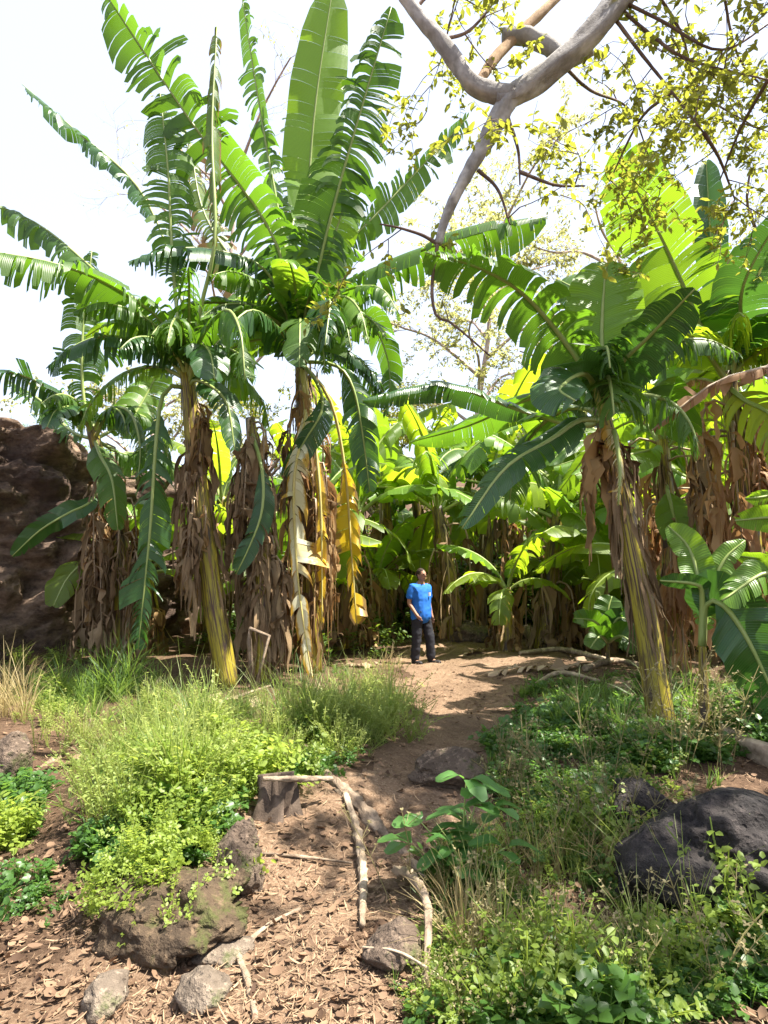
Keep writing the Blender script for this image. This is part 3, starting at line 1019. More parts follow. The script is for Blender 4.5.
BG = [  # px, depth, proto, yaw, scale, label
    (340, 14.0, 1, 20, 1.0, 'banana plant in the background left of the man, between him and the yellow leaf'),
    (388, 15.8, 0, 100, 1.0, 'far banana plant whose stem stands just behind the shoulder of the man in blue'),
    (428, 17.5, 2, 160, .95, 'farthest banana plant at the end of the path, right above the head of the man'),
    (455, 14.4, 1, 220, 1.0, 'banana plant with thick brown skirt, first one right of the man'),
    (478, 16.4, 2, 280, 1.0, 'tall banana plant behind the brown skirted one right of the man'),
    (508, 18.2, 0, 330, 1.05, 'distant banana plant behind the dark gap right of the man'),
    (540, 14.0, 1, 40, 1.0, 'banana plant standing behind the pale fallen stem in the clearing'),
    (572, 16.2, 0, 75, 1.0, 'banana plant in the back row directly left of the leaning streaked stem'),
    (600, 13.6, 3, 190, 1.1, 'low banana plant with glowing leaves behind the shaded sucker'),
    (634, 15.2, 2, 250, 1.0, 'tall banana plant in the back row seen just behind the leaning streaked stem'),
    (648, 11.6, 3, 310, 1.1, 'short yellow green banana plant left of the rust draped stem'),
    (705, 13.8, 0, 15, 1.0, 'banana plant in the back row right of the rust draped stem'),
    (728, 11.2, 1, 130, 1.0, 'sunlit banana plant between the rust draped stem and the right edge plant'),
    (775, 13.0, 2, 60, 1.0, 'banana plant behind the right edge plant, mostly hidden by it'),
    (815, 10.6, 3, 200, 1.2, 'short banana plant behind the sucker at the right edge'),
    (305, 13.2, 0, 250, 1.0, 'banana plant behind the tallest stem of the left clump'),
    (262, 12.4, 3, 310, 1.1, 'short banana plant behind the dead broken stem'),
    (212, 13.6, 2, 20, .95, 'banana plant behind the left leaning stem'),
    (160, 12.0, 3, 150, 1.1, 'short banana plant in the gap between the bank plant and the leaning stem'),
    (505, 12.9, 3, 15, .8, 'low young banana plant at the back edge of the clearing'),
    (415, 19.0, 3, 95, 1.2, 'short banana plant deep in the shade behind the man'),
    (362, 18.0, 2, 210, 1.0, 'back row banana plant seen left of the man above the path end'),
    (440, 18.6, 3, 30, 1.1, 'short bright banana plant in the gap above the head of the man, right side'),
    (585, 15.0, 3, 260, 1.0, 'short bright banana plant just left of the foot of the leaning streaked stem, far back'),
    (690, 15.6, 3, 80, 1.2, 'short glowing banana plant behind the rust draped stem'),
    (370, 15.0, 3, 320, .9, 'short banana plant at the path side, left of the man'),
    (745, 13.9, 3, 180, 1.2, 'short glowing banana plant behind the sunlit one at the right'),
    (545, 19.0, 2, 120, 1.1, 'back row banana plant in the middle of the far grove'),
    (660, 18.0, 0, 280, 1.1, 'back row banana plant far behind the leaning streaked stem'),
]
seen = set()
for (px, Y, pi, yaw, s, lab) in BG:
    o = protos[pi] if pi not in seen else copy_tree(protos[pi])
    seen.add(pi)
    x = (px - 384) / F * Y / CP
    o.location = (x, Y, Hs(x, Y))
    o.rotation_euler = (0, 0, math.radians(yaw))
    s *= (1.42 if pi != 3 else 1.2) if px > 320 else 1.12
    o.scale = (s, s, s)
    tag(o, lab, 'banana plant', BGRP)

# ------------------------------------------------------------------ scattering
def scatter(templates, pos, scale, rng, tilt=.25, yaw=None, flat=False):
    """merge many turned copies of a few templates into one buffer"""
    mb = MB()
    N = len(pos)
    which = rng.integers(0, len(templates), N)
    for ti, (tv, tq) in enumerate(templates):
        sel = np.where(which == ti)[0]
        if not len(sel): continue
        n = len(sel)
        th = rng.uniform(0, 2 * np.pi, n) if yaw is None else yaw[sel]
        tx = rng.normal(0, tilt, n); ty = rng.normal(0, tilt, n)
        cz, sz = np.cos(th), np.sin(th)
        R = np.zeros((n, 3, 3))
        R[:, 0, 0] = cz; R[:, 0, 1] = -sz; R[:, 1, 0] = sz; R[:, 1, 1] = cz; R[:, 2, 2] = 1
        Rx = np.zeros((n, 3, 3)); Rx[:, 0, 0] = 1; Rx[:, 1, 1] = np.cos(tx); Rx[:, 1, 2] = -np.sin(tx); Rx[:, 2, 1] = np.sin(tx); Rx[:, 2, 2] = np.cos(tx)
        Ry = np.zeros((n, 3, 3)); Ry[:, 1, 1] = 1; Ry[:, 0, 0] = np.cos(ty); Ry[:, 0, 2] = np.sin(ty); Ry[:, 2, 0] = -np.sin(ty); Ry[:, 2, 2] = np.cos(ty)
        R = Rx @ Ry @ R
        v = np.einsum('nij,kj->nki', R, tv) * scale[sel][:, None, None] + pos[sel][:, None, :]
        q = tq[None] + (np.arange(n) * len(tv))[:, None, None]
        mb.add(v.reshape(-1, 3), q.reshape(-1, 4))
    return mb


def leaf_quads(base, d, up, L, W, verts, quads, fold=.15):
    """a small leaf of two faces folded along its middle"""
    d = d.normalized()
    s = d.cross(up)
    if s.length < 1e-3: s = Vector((1, 0, 0))
    s.normalize()
    n = s.cross(d)
    k = len(verts)
    for p in (base, base + d * L * .35 + s * W + n * fold * W, base + d * L * .8 + s * W * .6 + n * fold * W, base + d * L - n * L * .08,
              base + d * L * .8 - s * W * .6 + n * fold * W, base + d * L * .35 - s * W + n * fold * W, base + d * L * .5):
        verts.append(tuple(p))
    quads += [(k, k + 1, k + 2, k + 6), (k + 6, k + 2, k + 3, k + 3), (k, k + 6, k + 4, k + 5), (k + 6, k + 3, k + 4, k + 4)]


def stemq(p, q, w, verts, quads):
    k = len(verts)
    s = Vector((w, w * .3, 0)); s2 = Vector((-w * .3, w, 0))
    for a in (p - s, p + s, q + s * .6, q - s * .6, p - s2, p + s2, q + s2 * .6, q - s2 * .6): verts.append(tuple(a))
    quads += [(k, k + 1, k + 2, k + 3), (k + 4, k + 5, k + 6, k + 7)]


def sprig(seed, h, nl, L, W, spread=.5, branches=3, low=.1):
    r = random.Random(seed)
    V, Q = [], []
    for b in range(branches):
        a = r.uniform(0, 6.28); sp = r.uniform(.1, spread)
        p = Vector((0, 0, -.02))
        tip = Vector((math.cos(a) * sp * h, math.sin(a) * sp * h, h * r.uniform(.7, 1)))
        mid = tip * .5 + Vector((0, 0, h * .12))
        c = catmull([p, mid, tip], 6)
        for x, y in zip(c, c[1:]): stemq(x, y, .0025 + h * .002, V, Q)
        for i in range(nl):
            f = r.uniform(low, 1)
            k = min(int(f * 5), 4)
            bp = c[k].lerp(c[k + 1], f * 5 - k)
            az = r.uniform(0, 6.28)
            d = Vector((math.cos(az), math.sin(az), r.uniform(-.15, .6)))
            s = r.uniform(.6, 1.2)
            leaf_quads(bp + d * L * .3, d, Vector((r.uniform(-.3, .3), r.uniform(-.3, .3), 1)), L * s, W * s, V, Q)
    return np.array(V), np.array(Q)


def blade_tuft(seed, h, n, w, bend=.5):
    r = random.Random(seed)
    V, Q = [], []
    for _ in range(n):
        a = r.uniform(0, 6.28)
        d = Vector((math.cos(a), math.sin(a), 0)); s = Vector((-d.y, d.x, 0))
        hh = h * r.uniform(.5, 1.1); b = r.uniform(.15, 1) * bend
        p0 = d * r.uniform(0, .03) * h * 3
        k = len(V)
        for i in range(5):
            t = i / 4
            c = p0 + d * b * hh * t * t + Vector((0, 0, hh * (t - .35 * b * t * t) - .02))
            ww = w * (1 - t) ** .7 + .0004
            V.append(tuple(c - s * ww)); V.append(tuple(c + s * ww))
        Q += [(k + 2 * i, k + 2 * i + 1, k + 2 * i + 3, k + 2 * i + 2) for i in range(4)]
    return np.array(V), np.array(Q)


def seedweed(seed, h, nb):
    """dry stalk with small pale flower heads"""
    r = random.Random(seed)
    V, Q = [], []
    a = r.uniform(0, 6.28)
    tip = Vector((math.cos(a) * .4 * h, math.sin(a) * .4 * h, h))
    c = catmull([Vector((0, 0, -.02)), tip * .5 + Vector((0, 0, h * .1)), tip], 7)
    for x, y in zip(c, c[1:]): stemq(x, y, .003, V, Q)
    for i in range(nb):
        k = r.randrange(2, 6)
        bp = c[k]
        az = r.uniform(0, 6.28)
        e = bp + Vector((math.cos(az) * .12 * h, math.sin(az) * .12 * h, r.uniform(.03, .2) * h))
        stemq(bp, e, .0018, V, Q)
        for _ in range(3):
            az = r.uniform(0, 6.28)
            leaf_quads(e, Vector((math.cos(az), math.sin(az), r.uniform(-.2, 1))), Vector((0, 0, 1)), .017, .006, V, Q)
    return np.array(V), np.array(Q)


T_HERB = [sprig(i, .34, 16, .032, .012, .7, 4) for i in range(5)]
T_AIRY = [sprig(40 + i, .5, 13, .026, .009, .55, 6, .25) for i in range(5)]
T_COVER = [sprig(60 + i, .13, 9, .04, .017, 1.1, 4) for i in range(5)]
T_BUSHY = [sprig(80 + i, .3, 14, .05, .02, .8, 4) for i in range(4)]
T_TUFT = [blade_tuft(i, .4, 16, .004, .8) for i in range(4)]
T_SHORT = [blade_tuft(20 + i, .16, 14, .003, .8) for i in range(4)]
T_SEED = [seedweed(i, .45, 12) for i in range(5)]


def ell(cx, cy, rx, ry, n):
    """ground points under an ellipse of the view, even in ground area"""
    r = np.sqrt(RNG.uniform(0, 1, n)); a = RNG.uniform(0, 2 * np.pi, n)
    return Gv(cx + rx * r * np.cos(a), np.clip(cy + ry * r * np.sin(a), 615, 1200))


def regions(lst, avoid=None):
    p = np.concatenate([ell(*e) for e in lst])
    if avoid is not None: p = p[path_d(p[:, 0], p[:, 1]) > avoid - RNG.uniform(0, .12, len(p))]
    return p


def outside(n, lo=(-9, .6), hi=(9, 13)):
    """sparse growth beside and behind the view"""
    p = RNG.uniform(lo, hi, (n, 2))
    p = p[path_d(p[:, 0], p[:, 1]) > .1]
    p = p[np.abs(p[:, 0]) > p[:, 1] * .6]
    return np.column_stack([p, H(p[:, 0], p[:, 1])])


def stuff(name, tmpl, pos, smin, smax, mat, label, cat='undergrowth', tilt=.25, clump=True, pw=1):
    s = smin + (smax - smin) * RNG.uniform(0, 1, len(pos)) ** pw
    if clump:
        x, y = pos[:, 0], pos[:, 1]
        f = np.sin(x * 5.1 + y * 1.7 + 1) + np.sin(y * 4.3 - x * 2.9) + .7 * np.sin(x * 9.7 + y * 8.1)
        s = s * np.clip(.85 + .28 * f, .3, 1.7)
    o = scatter(tmpl, pos, s, RNG, tilt).build(name, mat)
    return tag(o, label, cat, kind='stuff')


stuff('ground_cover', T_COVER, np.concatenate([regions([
    (590, 745, 105, 36, 1050), (690, 735, 90, 30, 380), (640, 695, 110, 18, 240), (560, 790, 70, 40, 220), (220, 800, 120, 60, 520),
    (150, 850, 70, 35, 260), (600, 880, 170, 90, 230), (330, 745, 70, 40, 160), (560, 1000, 180, 60, 150), (700, 960, 90, 70, 110), (15, 810, 30, 35, 100), (30, 905, 40, 30, 30)], .0),
    outside(900)]), .55, 1.15, HERB_DARK, 'low green leafy ground cover over the soil', 'ground cover', .3)
stuff('weeds', T_HERB, np.concatenate([regions([
    (150, 770, 80, 55, 190), (230, 770, 80, 50, 120), (370, 735, 65, 40, 130), (520, 850, 60, 60, 50), (640, 975, 130, 60, 60), (470, 1005, 90, 40, 45), (190, 840, 70, 35, 130), (300, 765, 40, 30, 60), (255, 815, 30, 25, 40),
    (30, 700, 40, 30, 60), (420, 690, 25, 20, 30)], .05), outside(350)]), .4, .95, HERB, 'light green leafy weeds beside the path', 'weeds')
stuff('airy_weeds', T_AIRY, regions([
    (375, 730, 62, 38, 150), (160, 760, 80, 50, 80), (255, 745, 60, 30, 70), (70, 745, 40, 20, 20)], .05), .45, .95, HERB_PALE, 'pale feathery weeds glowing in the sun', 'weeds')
stuff('grass', T_TUFT, np.concatenate([regions([
    (110, 705, 70, 22, 130), (40, 690, 40, 20, 60), (230, 730, 110, 30, 90), (380, 720, 50, 30, 60), (640, 720, 100, 25, 80), (160, 790, 80, 40, 90), (700, 700, 60, 20, 50)], .05), outside(250)]),
    .5, 1.2, GRASS, 'loose tufts of long green grass', 'grass')
stuff('short_grass', T_SHORT, regions([
    (520, 690, 60, 18, 140), (600, 860, 170, 110, 300), (470, 760, 30, 20, 30), (180, 800, 120, 70, 250), (330, 800, 40, 20, 40), (560, 980, 180, 70, 160), (345, 680, 30, 14, 60)], -.02),
    .5, 1.3, GRASS, 'short thin grass around the path edge', 'grass')
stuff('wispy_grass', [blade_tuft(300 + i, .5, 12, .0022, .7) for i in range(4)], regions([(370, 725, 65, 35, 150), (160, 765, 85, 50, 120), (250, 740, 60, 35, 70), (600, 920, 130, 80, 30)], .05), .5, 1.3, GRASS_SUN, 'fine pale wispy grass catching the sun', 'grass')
stuff('dry_grass', T_TUFT, regions([
    (14, 700, 24, 25, 60), (560, 900, 140, 100, 60), (480, 880, 60, 60, 30), (400, 670, 20, 8, 12)], .0), .4, 1.0, GRASS_DRY, 'straw coloured dry grass tufts', 'grass')
stuff('seed_weeds', T_SEED, regions([
    (540, 920, 150, 90, 60), (460, 1000, 90, 40, 25), (640, 970, 110, 60, 30), (500, 800, 30, 60, 14)], .0), .4, .95, SEED, 'thin weeds with tiny pale seed heads', 'weeds')
stuff('low_herbs', T_BUSHY, regions([
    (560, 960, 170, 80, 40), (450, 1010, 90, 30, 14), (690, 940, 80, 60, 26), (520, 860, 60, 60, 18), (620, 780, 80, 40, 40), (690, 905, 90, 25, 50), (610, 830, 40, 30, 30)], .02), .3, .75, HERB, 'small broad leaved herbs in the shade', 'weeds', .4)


def litter_leaf(seed, L, W, curl):
    r = random.Random(seed)
    V, Q = [], []
    for i in range(4):
        t = i / 3
        w = W * math.sin(math.pi * (.12 + .8 * t)) * r.uniform(.7, 1.1)
        z = curl * (t - .5) ** 2 * L * 2
        V += [(L * (t - .5), -w, z + curl * w * .8), (L * (t - .5), 0, z), (L * (t - .5), w, z + curl * w)]
    for i in range(3):
        Q += [(3 * i, 3 * i + 1, 3 * i + 4, 3 * i + 3), (3 * i + 1, 3 * i + 2, 3 * i + 5, 3 * i + 4)]
    return np.array(V), np.array(Q)


T_LIT = [litter_leaf(i, .07, .014 + .005 * (i % 3), .08 + .12 * (i % 4)) for i in range(6)]
T_STRAW = [litter_leaf(30 + i, .11, .0035 + .0015 * (i % 2), .2) for i in range(4)]
lp = np.concatenate([Gv(RNG.uniform(-40, 810, 6500), RNG.uniform(632, 1040, 6500)), Gv(RNG.uniform(-40, 420, 600), RNG.uniform(860, 1040, 600)), Gv(RNG.uniform(350, 640, 2500), RNG.uniform(630, 720, 2500)), outside(1500)])
lp[:, 2] += .012 + RNG.uniform(0, .015, len(lp))
stuff('leaf_litter', T_LIT, lp, .14, .95, LITTER, 'scattered brown dead leaves on the soil', 'leaf litter', .3, False, 2.4)
lp = np.concatenate([Gv(RNG.uniform(-40, 810, 9000), RNG.uniform(632, 1040, 9000)), Gv(RNG.uniform(120, 420, 3000), RNG.uniform(790, 1040, 3000)), Gv(RNG.uniform(420, 640, 2000), RNG.uniform(632, 700, 2000))])
lp[:, 2] += .012 + RNG.uniform(0, .01, len(lp))
stuff('straw_litter', T_STRAW, lp, .08, .95, STRAW, 'pale dry straw and wood shreds on the path', 'leaf litter', .2, False, 3)

# ------------------------------------------------------------------ rocks
def rock(name, label, base, size, mat, seed, cat='rock', sub=5, rough=.35, sink=.25, rot=0, group='rocks beside the path', flat=1.0):
    bm = bmesh.new()
    bmesh.ops.create_icosphere(bm, subdivisions=sub, radius=1)
    off = Vector((seed * 3.1, seed * 1.7, seed))
    for v in bm.verts:
        p = v.co.normalized()
        d = 0; s = 1.1; a = rough
        for _ in range(5):
            d += a * noise.noise(p * s + off)
            s *= 2.05; a *= .55
        cell = noise.cell(p * 2.2 + off)
        q = p * (1 + d + .05 * cell * rough)
        # facet it: press towards a few planes
        for k in range(7):
            n = Vector((math.sin(k * 2.4 + seed), math.cos(k * 1.9 + seed * 2), math.sin(k * 1.3 + seed * .7) + .3)).normalized()
            h = q.dot(n)
            lim = .78 + .1 * math.sin(k * 5 + seed)
            if h > lim: q -= n * (h - lim) * .75
        v.co = Vector((q.x * size[0], q.y * size[1], max(q.z, -.75) * size[2]))
    for f in bm.faces: f.smooth = True
    me = bpy.data.meshes.new(name)
    bm.to_mesh(me); bm.free()
    me.materials.append(mat)
    o = bpy.data.objects.new(name, me)
    col.objects.link(o)
    o.location = Vector(base) + Vector((0, 0, size[2] * (1 - 2 * sink) * .8))
    o.rotation_euler = (0, 0, rot)
    return tag(o, label, cat, group)


rock('boulder', 'large dark lava boulder at the right edge of the clearing', G(730, 884), (.66, .5, .36), ROCK, 2.6, 'boulder', 6, .4, .37, .5)
rock('rock', 'dark jagged rock left end of the big boulder, among ground cover', G(640, 818), (.24, .22, .18), ROCK, 4.4, 'rock', 5, .4, .34, .8)
rock('rock', 'low dark brown rock lying in the middle of the path', G(452, 782), (.29, .2, .16), ROCK_BROWN, 6.2, 'rock', 5, .35, .25, .2)
rock('rock', 'mossy earth covered rock under the sunny weeds left of the path', G(180, 925), (.36, .3, .2), ROCK_MOSS, 1.3, 'rock', 6, .5, .36, .5)
rock('rock', 'lichen streaked upright rock against the right flank of the mossy one', G(238, 888), (.13, .14, .2), ROCK_BROWN, 9.1, 'rock', 5, .4, .2, .2)
rock('stone', 'narrow brown stone set in the soil at the bottom left corner of the path', G(104, 1010), (.08, .13, .09), ROCK_STONE, 3.3, 'stone', 4, .3, .3, .1)
rock('stone', 'squarish brown stone in the soil, right of the narrow one', G(204, 1005), (.105, .13, .09), ROCK_STONE, 5.7, 'stone', 4, .3, .3, .3)
rock('stone', 'flat pale stone below the lichen streaked rock', G(222, 958), (.14, .1, .05), ROCK_STONE, 7.7, 'stone', 4, .3, .35, .3)
rock('rock', 'brown rock under a dry root at the bottom centre', G(397, 966), (.13, .13, .1), ROCK_BROWN, 8.8, 'rock', 5, .35, .25, .3)
rock('rock', 'brown rock at the left edge beside dry grass', G(8, 780), (.2, .2, .25), ROCK_BROWN, 12.1, 'rock', 5, .35, .25, .3)
rock('rock', 'mound of dark rock half hidden behind the clearing, right of the man', Vector((1.9, 14.2, Hs(1.9, 14.2))), (.42, .32, .32), ROCK_BROWN, 14.5, 'rock', 5, .35, .25, .3)

# ------------------------------------------------------------------ wood on the ground
def gpts(px, lift=.02):
    a = Gv([p[0] for p in px], [p[1] for p in px])
    return [Vector((float(x), float(y), float(z) + (p[2] if len(p) > 2 else lift))) for (x, y, z), p in zip(a, px)]


def stick(name, label, px, rad, mat, cat='stick', lift=.02, sides=9, rough=.3, n=30, group='sticks and roots on the ground'):
    pts = gpts(px, lift)
    o = tube(MB(), pts, [x * 1.05 for x in rad], n=n * 2, sides=sides + 7, rough=rough * 1.5, seed=px[0][0] * .1).build(name, mat, None, pts[0])
    return tag(o, label, cat, group)


stick('root', 'thick gnarled pale root crossing the path edge downhill', [(305, 748), (325, 775), (352, 800), (385, 838), (418, 872), (440, 890)], (.025, .036, .04, .044, .032, .016), WOOD, 'root', .0, 12, .5)
stick('root', 'straight bleached root running down beside the thick one', [(345, 800), (356, 835), (363, 880), (362, 935)], (.018, .024, .022, .012), WOOD_PALE, 'root', .03, 9, .4)
stick('root', 'twisted grey root over the bottom rock', [(395, 880, .05), (412, 905, .12), (428, 950, .15), (425, 1000, .04)], (.02, .022, .016, .01), WOOD, 'root')
stick('stick', 'bent pale stick with a kink lying near the bottom stones', [(300, 914), (268, 932), (240, 960), (246, 985), (256, 1030)], (.007, .01, .013, .013, .009), WOOD_PALE)
stick('stick', 'thin brown stick lying across the sunny soil', [(252, 858), (300, 864), (352, 868)], (.006, .008, .005), WOOD)
stick('stick', 'grey stick lying flat on top of the stump', [(262, 822, .25), (290, 822, .25), (332, 806, .16)], (.012, .018, .012), WOOD_PALE)
stick('stick', 'long yellow straw stalk at the bottom of the picture', [(362, 968, .06), (400, 985, .1), (450, 1010, .08)], (.004, .005, .004), WOOD_PALE, sides=6)
stick('stick', 'grey twig among the shaded weeds below the seedling', [(500, 935, .05), (515, 950, .06), (490, 1000, .04)], (.006, .006, .004), WOOD_PALE, sides=6)
stick('log', 'bleached log end beside the big boulder at the right edge', [(728, 742, .05), (755, 758, .05), (800, 775, .05)], (.07, .085, .08), WOOD_PALE, 'log', .05, 14, .3, group='fallen stems')
stick('fallen_log', 'pale fallen banana stem lying on the far side of the clearing', [(522, 632, .12), (535, 640, .08), (552, 650, .05)], (.13, .15, .12), WOOD_PALE, 'log', .08, 12, .25, group='fallen stems')
stick('fallen_log', 'long thin bleached stalk lying across the clearing right of the fallen stem', [(520, 656), (560, 652), (605, 662)], (.03, .05, .03), WOOD_PALE, 'log', .05, 8, .3, group='fallen stems')
stick('fallen_log', 'short dry stalk piece at the foot of the suckers', [(585, 672), (612, 664), (640, 668)], (.04, .05, .03), WOOD, 'log', .05, 8, .3, group='fallen stems')
stick('fallen_log', 'dry curled stalk on the soil in front of the leaning streaked plant', [(530, 690), (560, 676), (600, 684)], (.02, .035, .02), WOOD_PALE, 'log', .04, 8, .3, group='fallen stems')
stick('dead_branch', 'dry stick lying at the foot of the dead stem', [(205, 712, .03), (240, 700, .05), (270, 692, .08)], (.015, .02, .012), WOOD, 'stick')
stick('dead_branch', 'bare slanting stick propped beside the bank plant', [(108, 690, .02), (120, 672, .25), (138, 655, .6)], (.02, .02, .015), WOOD_PALE, 'stick')
_y = bC.y - .45
_sp = [P(252, 694, _y), P(249, 640, _y), P(250, 628, _y), P(269, 636, _y - .1), P(262, 664, _y - .1), P(255, 692, _y - .1)]
_sp[0].z = Hs(_sp[0].x, _sp[0].y); _sp[-1].z = Hs(_sp[-1].x, _sp[-1].y)
tag(tube(MB(), _sp, (.035, .03, .022, .02, .016, .02), sides=10, rough=.7, smoothpts=False).build('dry_stalk', WOOD, None, _sp[0]), 'dry leaf stalk bent over sharply at the foot of the dead stem', 'stalk')

# fallen banana leaves and clods
LEAF_FALLEN = leaf_mat('fallen_leaf', (0.16, 0.1, 0.06), (0.42, 0.32, 0.21), (0.3, 0.2, 0.1), 0.15, 0.75, spec=0.2, isl=.6)
for k, (px, py, ang, L, lab) in enumerate([
    (575, 668, 20, 1.3, 'large dry banana leaf lying flat in front of the shaded suckers'),
    (520, 672, 160, 1.1, 'dry curled banana leaf on the clearing between the man and the leaning stem'),
    (622, 690, 70, 1.2, 'bleached banana leaf lying at the foot of the leaning streaked stem'),
    (360, 668, 200, 1.0, 'brown banana leaf on the soil left of the man'),
    (215, 708, 10, 1.2, 'dead banana leaf lying beside the yellow green leaning stem'),
    (150, 690, 120, 1.1, 'dead banana leaf below the shaggy bank plant'),
    (470, 655, 40, .9, 'small curled dead banana leaf just right of the feet of the man'),
    (60, 770, 60, .5, 'brown dead leaf strip on the bare soil at the left'),
]):
    p = G(px, py); d = Vector((math.cos(math.radians(ang)), math.sin(math.radians(ang)), 0)) * L / 2
    pts = []
    for f in (-1, -.3, .4, 1):
        q = p + d * f; q.z = Hs(q.x, q.y) + .05 + .03 * (k % 3) * (1 - f * f); pts.append(q)
    mb, _ = leaf_geo(pts, L * .17, n=16, gap=.2, droop=.12, fold=.15, var=.6, torn=.6, miss=.1, ripple=.3, tp=.1, M=24, rng=random.Random(k))
    tag(mb.build('fallen_leaf', LEAF_FALLEN, None, p), lab, 'fallen leaf', 'fallen banana leaves')


def clod(seed):
    bm = bmesh.new(); bmesh.ops.create_icosphere(bm, subdivisions=2, radius=1)
    V = [tuple(v.co * (1 + .5 * noise.noise(v.co * 1.5 + Vector((seed * 9, 0, 0))))) for v in bm.verts]
    Q = [[v.index for v in f.verts] + [f.verts[2].index] for f in bm.faces]
    bm.free()
    return np.array(V) * np.array([1, .8, .6]), np.array(Q)


cp = np.concatenate([Gv(RNG.uniform(-40, 800, 700), RNG.uniform(640, 1040, 700)), Gv(RNG.uniform(60, 420, 500), RNG.uniform(860, 1040, 500))])
stuff('clods', [clod(i) for i in range(5)], cp, .006, .03, PATHM, 'small earth clods and pebbles on the path', 'pebbles', .5, False)

# stump
sb = G(276, 815)
mbs = tube(MB(), [sb + Vector((0, 0, -.05)), sb + Vector((.01, 0, .1)), sb + Vector((.0, .03, .22))], (.135, .105, .1), n=20, sides=30, rough=.8, seed=3)
tag(mbs.build('stump', ROT, None, sb), 'dark rotten tree stump among weeds beside the path', 'stump')

# ------------------------------------------------------------------ particular plants
def plantlet(name, label, cat, base, tmpl, n, spread, smin, smax, mat, group=None, tilt=.3, dome=0):
    a = RNG.uniform(0, 6.28, n); r = np.sqrt(RNG.uniform(0, 1, n)) * spread
    x, y = base.x + r * np.cos(a), base.y + r * np.sin(a)
    pos = np.column_stack([x, y, H(x, y) + dome * np.sqrt(np.clip(1 - (r / spread) ** 2, 0, 1))])
    o = scatter(tmpl, pos, RNG.uniform(smin, smax, n), RNG, tilt).build(name, mat, None, base)
    return tag(o, label, cat, group)


def seedling():
    b = G(462, 900)
    root = thing('seedling', 'broad leaved green seedling growing at the right edge of the path', 'seedling', b)
    r = random.Random(5)
    stems, lv = MB(), []
    ends = []
    for (dx, dy, h) in ((-.2, 0, .36), (.03, .02, .56), (.15, -.04, .44), (-.06, -.1, .3), (.1, .08, .48), (-.24, .02, .24), (.2, -.1, .28)):
        pts = [b, b + Vector((dx * .4, dy * .4, h * .6)), b + Vector((dx, dy, h))]
        tube(stems, pts, (.007, .005, .003), n=8, sides=6)
        ends.append(pts)
    stems.build('stem', RIB, root, b)
    for pts in ends:
        c = catmull(pts, 10)
        for f in (9, 9, 9, 7, 6, 5, 4):
            az = r.uniform(0, 6.28)
            d = Vector((math.cos(az), math.sin(az), r.uniform(.0, .5))).normalized()
            L = r.uniform(.13, .22); p = c[f]
            lpts = [p, p + d * L * .4 + Vector((0, 0, .015)), p + d * L + Vector((0, 0, -.045))]
            mb, _ = leaf_geo(lpts, L * .3, n=6, gap=0, droop=.15, fold=.25, face=0, var=0, tp=.1, torn=0, miss=0, M=10, K=2, rng=r)
            mb.build('leaf', LEAF_SEED, root, b)


LEAF_SEED = leaf_mat('seedling_leaf', (0.05, 0.13, 0.03), (0.09, 0.2, 0.05), (0.2, 0.42, 0.06), 0.38, 0.38, veins=False)
seedling()
plantlet('weed_bush', 'feathery pale green weed bush glowing beside the path bend', 'weed bush', G(372, 735), T_AIRY, 45, .5, .5, 1.3, HERB_PALE, 'weed bushes')
plantlet('weed_bush', 'bright weed bush on the mossy mound left of the path', 'weed bush', G(150, 800), T_AIRY, 36, .42, .4, 1.1, HERB_PALE, 'weed bushes')
plantlet('weed_bush', 'leafy bush with round leaves beside the stump', 'weed bush', G(245, 775), T_BUSHY, 45, .3, .7, 1.1, HERB, 'weed bushes')
plantlet('weed_bush', 'dark leafy bush hanging over the mossy rock', 'weed bush', G(165, 900), T_BUSHY + T_HERB, 80, .36, .3, .65, HERB, 'weed bushes', .45, .2)
plantlet('weed_bush', 'fern like green bush at the left edge', 'weed bush', G(-5, 850), T_BUSHY, 26, .16, .6, 1.0, HERB, 'weed bushes')
plantlet('weed_bush', 'shaded leafy bush under the broad banana leaves at the right edge', 'weed bush', G(770, 745), T_BUSHY, 40, .35, .9, 1.4, HERB_DARK, 'weed bushes')
plantlet('tall_weed', 'tall dry weed with pale seed heads leaning over the big boulder', 'weed', G(610, 850), [seedweed(70 + i, .8, 26) for i in range(4)], 9, .12, .8, 1.15, SEED, 'tall seeded weeds', .3)
plantlet('tall_weed', 'pale seeded weed standing behind the big boulder', 'weed', G(690, 770), [seedweed(90 + i, .7, 26) for i in range(4)], 14, .3, .8, 1.2, SEED, 'tall seeded weeds', .2)
plantlet('tall_weed', 'seeded weed at the path edge above the seedling', 'weed', G(510, 800), [seedweed(50 + i, .5, 18) for i in range(4)], 9, .12, .8, 1.1, SEED, 'tall seeded weeds', .2)
plantlet('grass_tuft', 'dark green tuft of long arching grass left of the leaning plant', 'grass tuft', G(110, 700), [blade_tuft(90 + i, .8, 30, .007, 1.0) for i in range(3)], 7, .35, .8, 1.2, GRASS, 'grass tufts')
plantlet('grass_tuft', 'straw yellow tuft of tall dry grass at the left edge', 'grass tuft', G(8, 720), [blade_tuft(95 + i, 1.0, 26, .005, .8) for i in range(3)], 6, .25, .7, 1.1, GRASS_DRY, 'grass tufts')

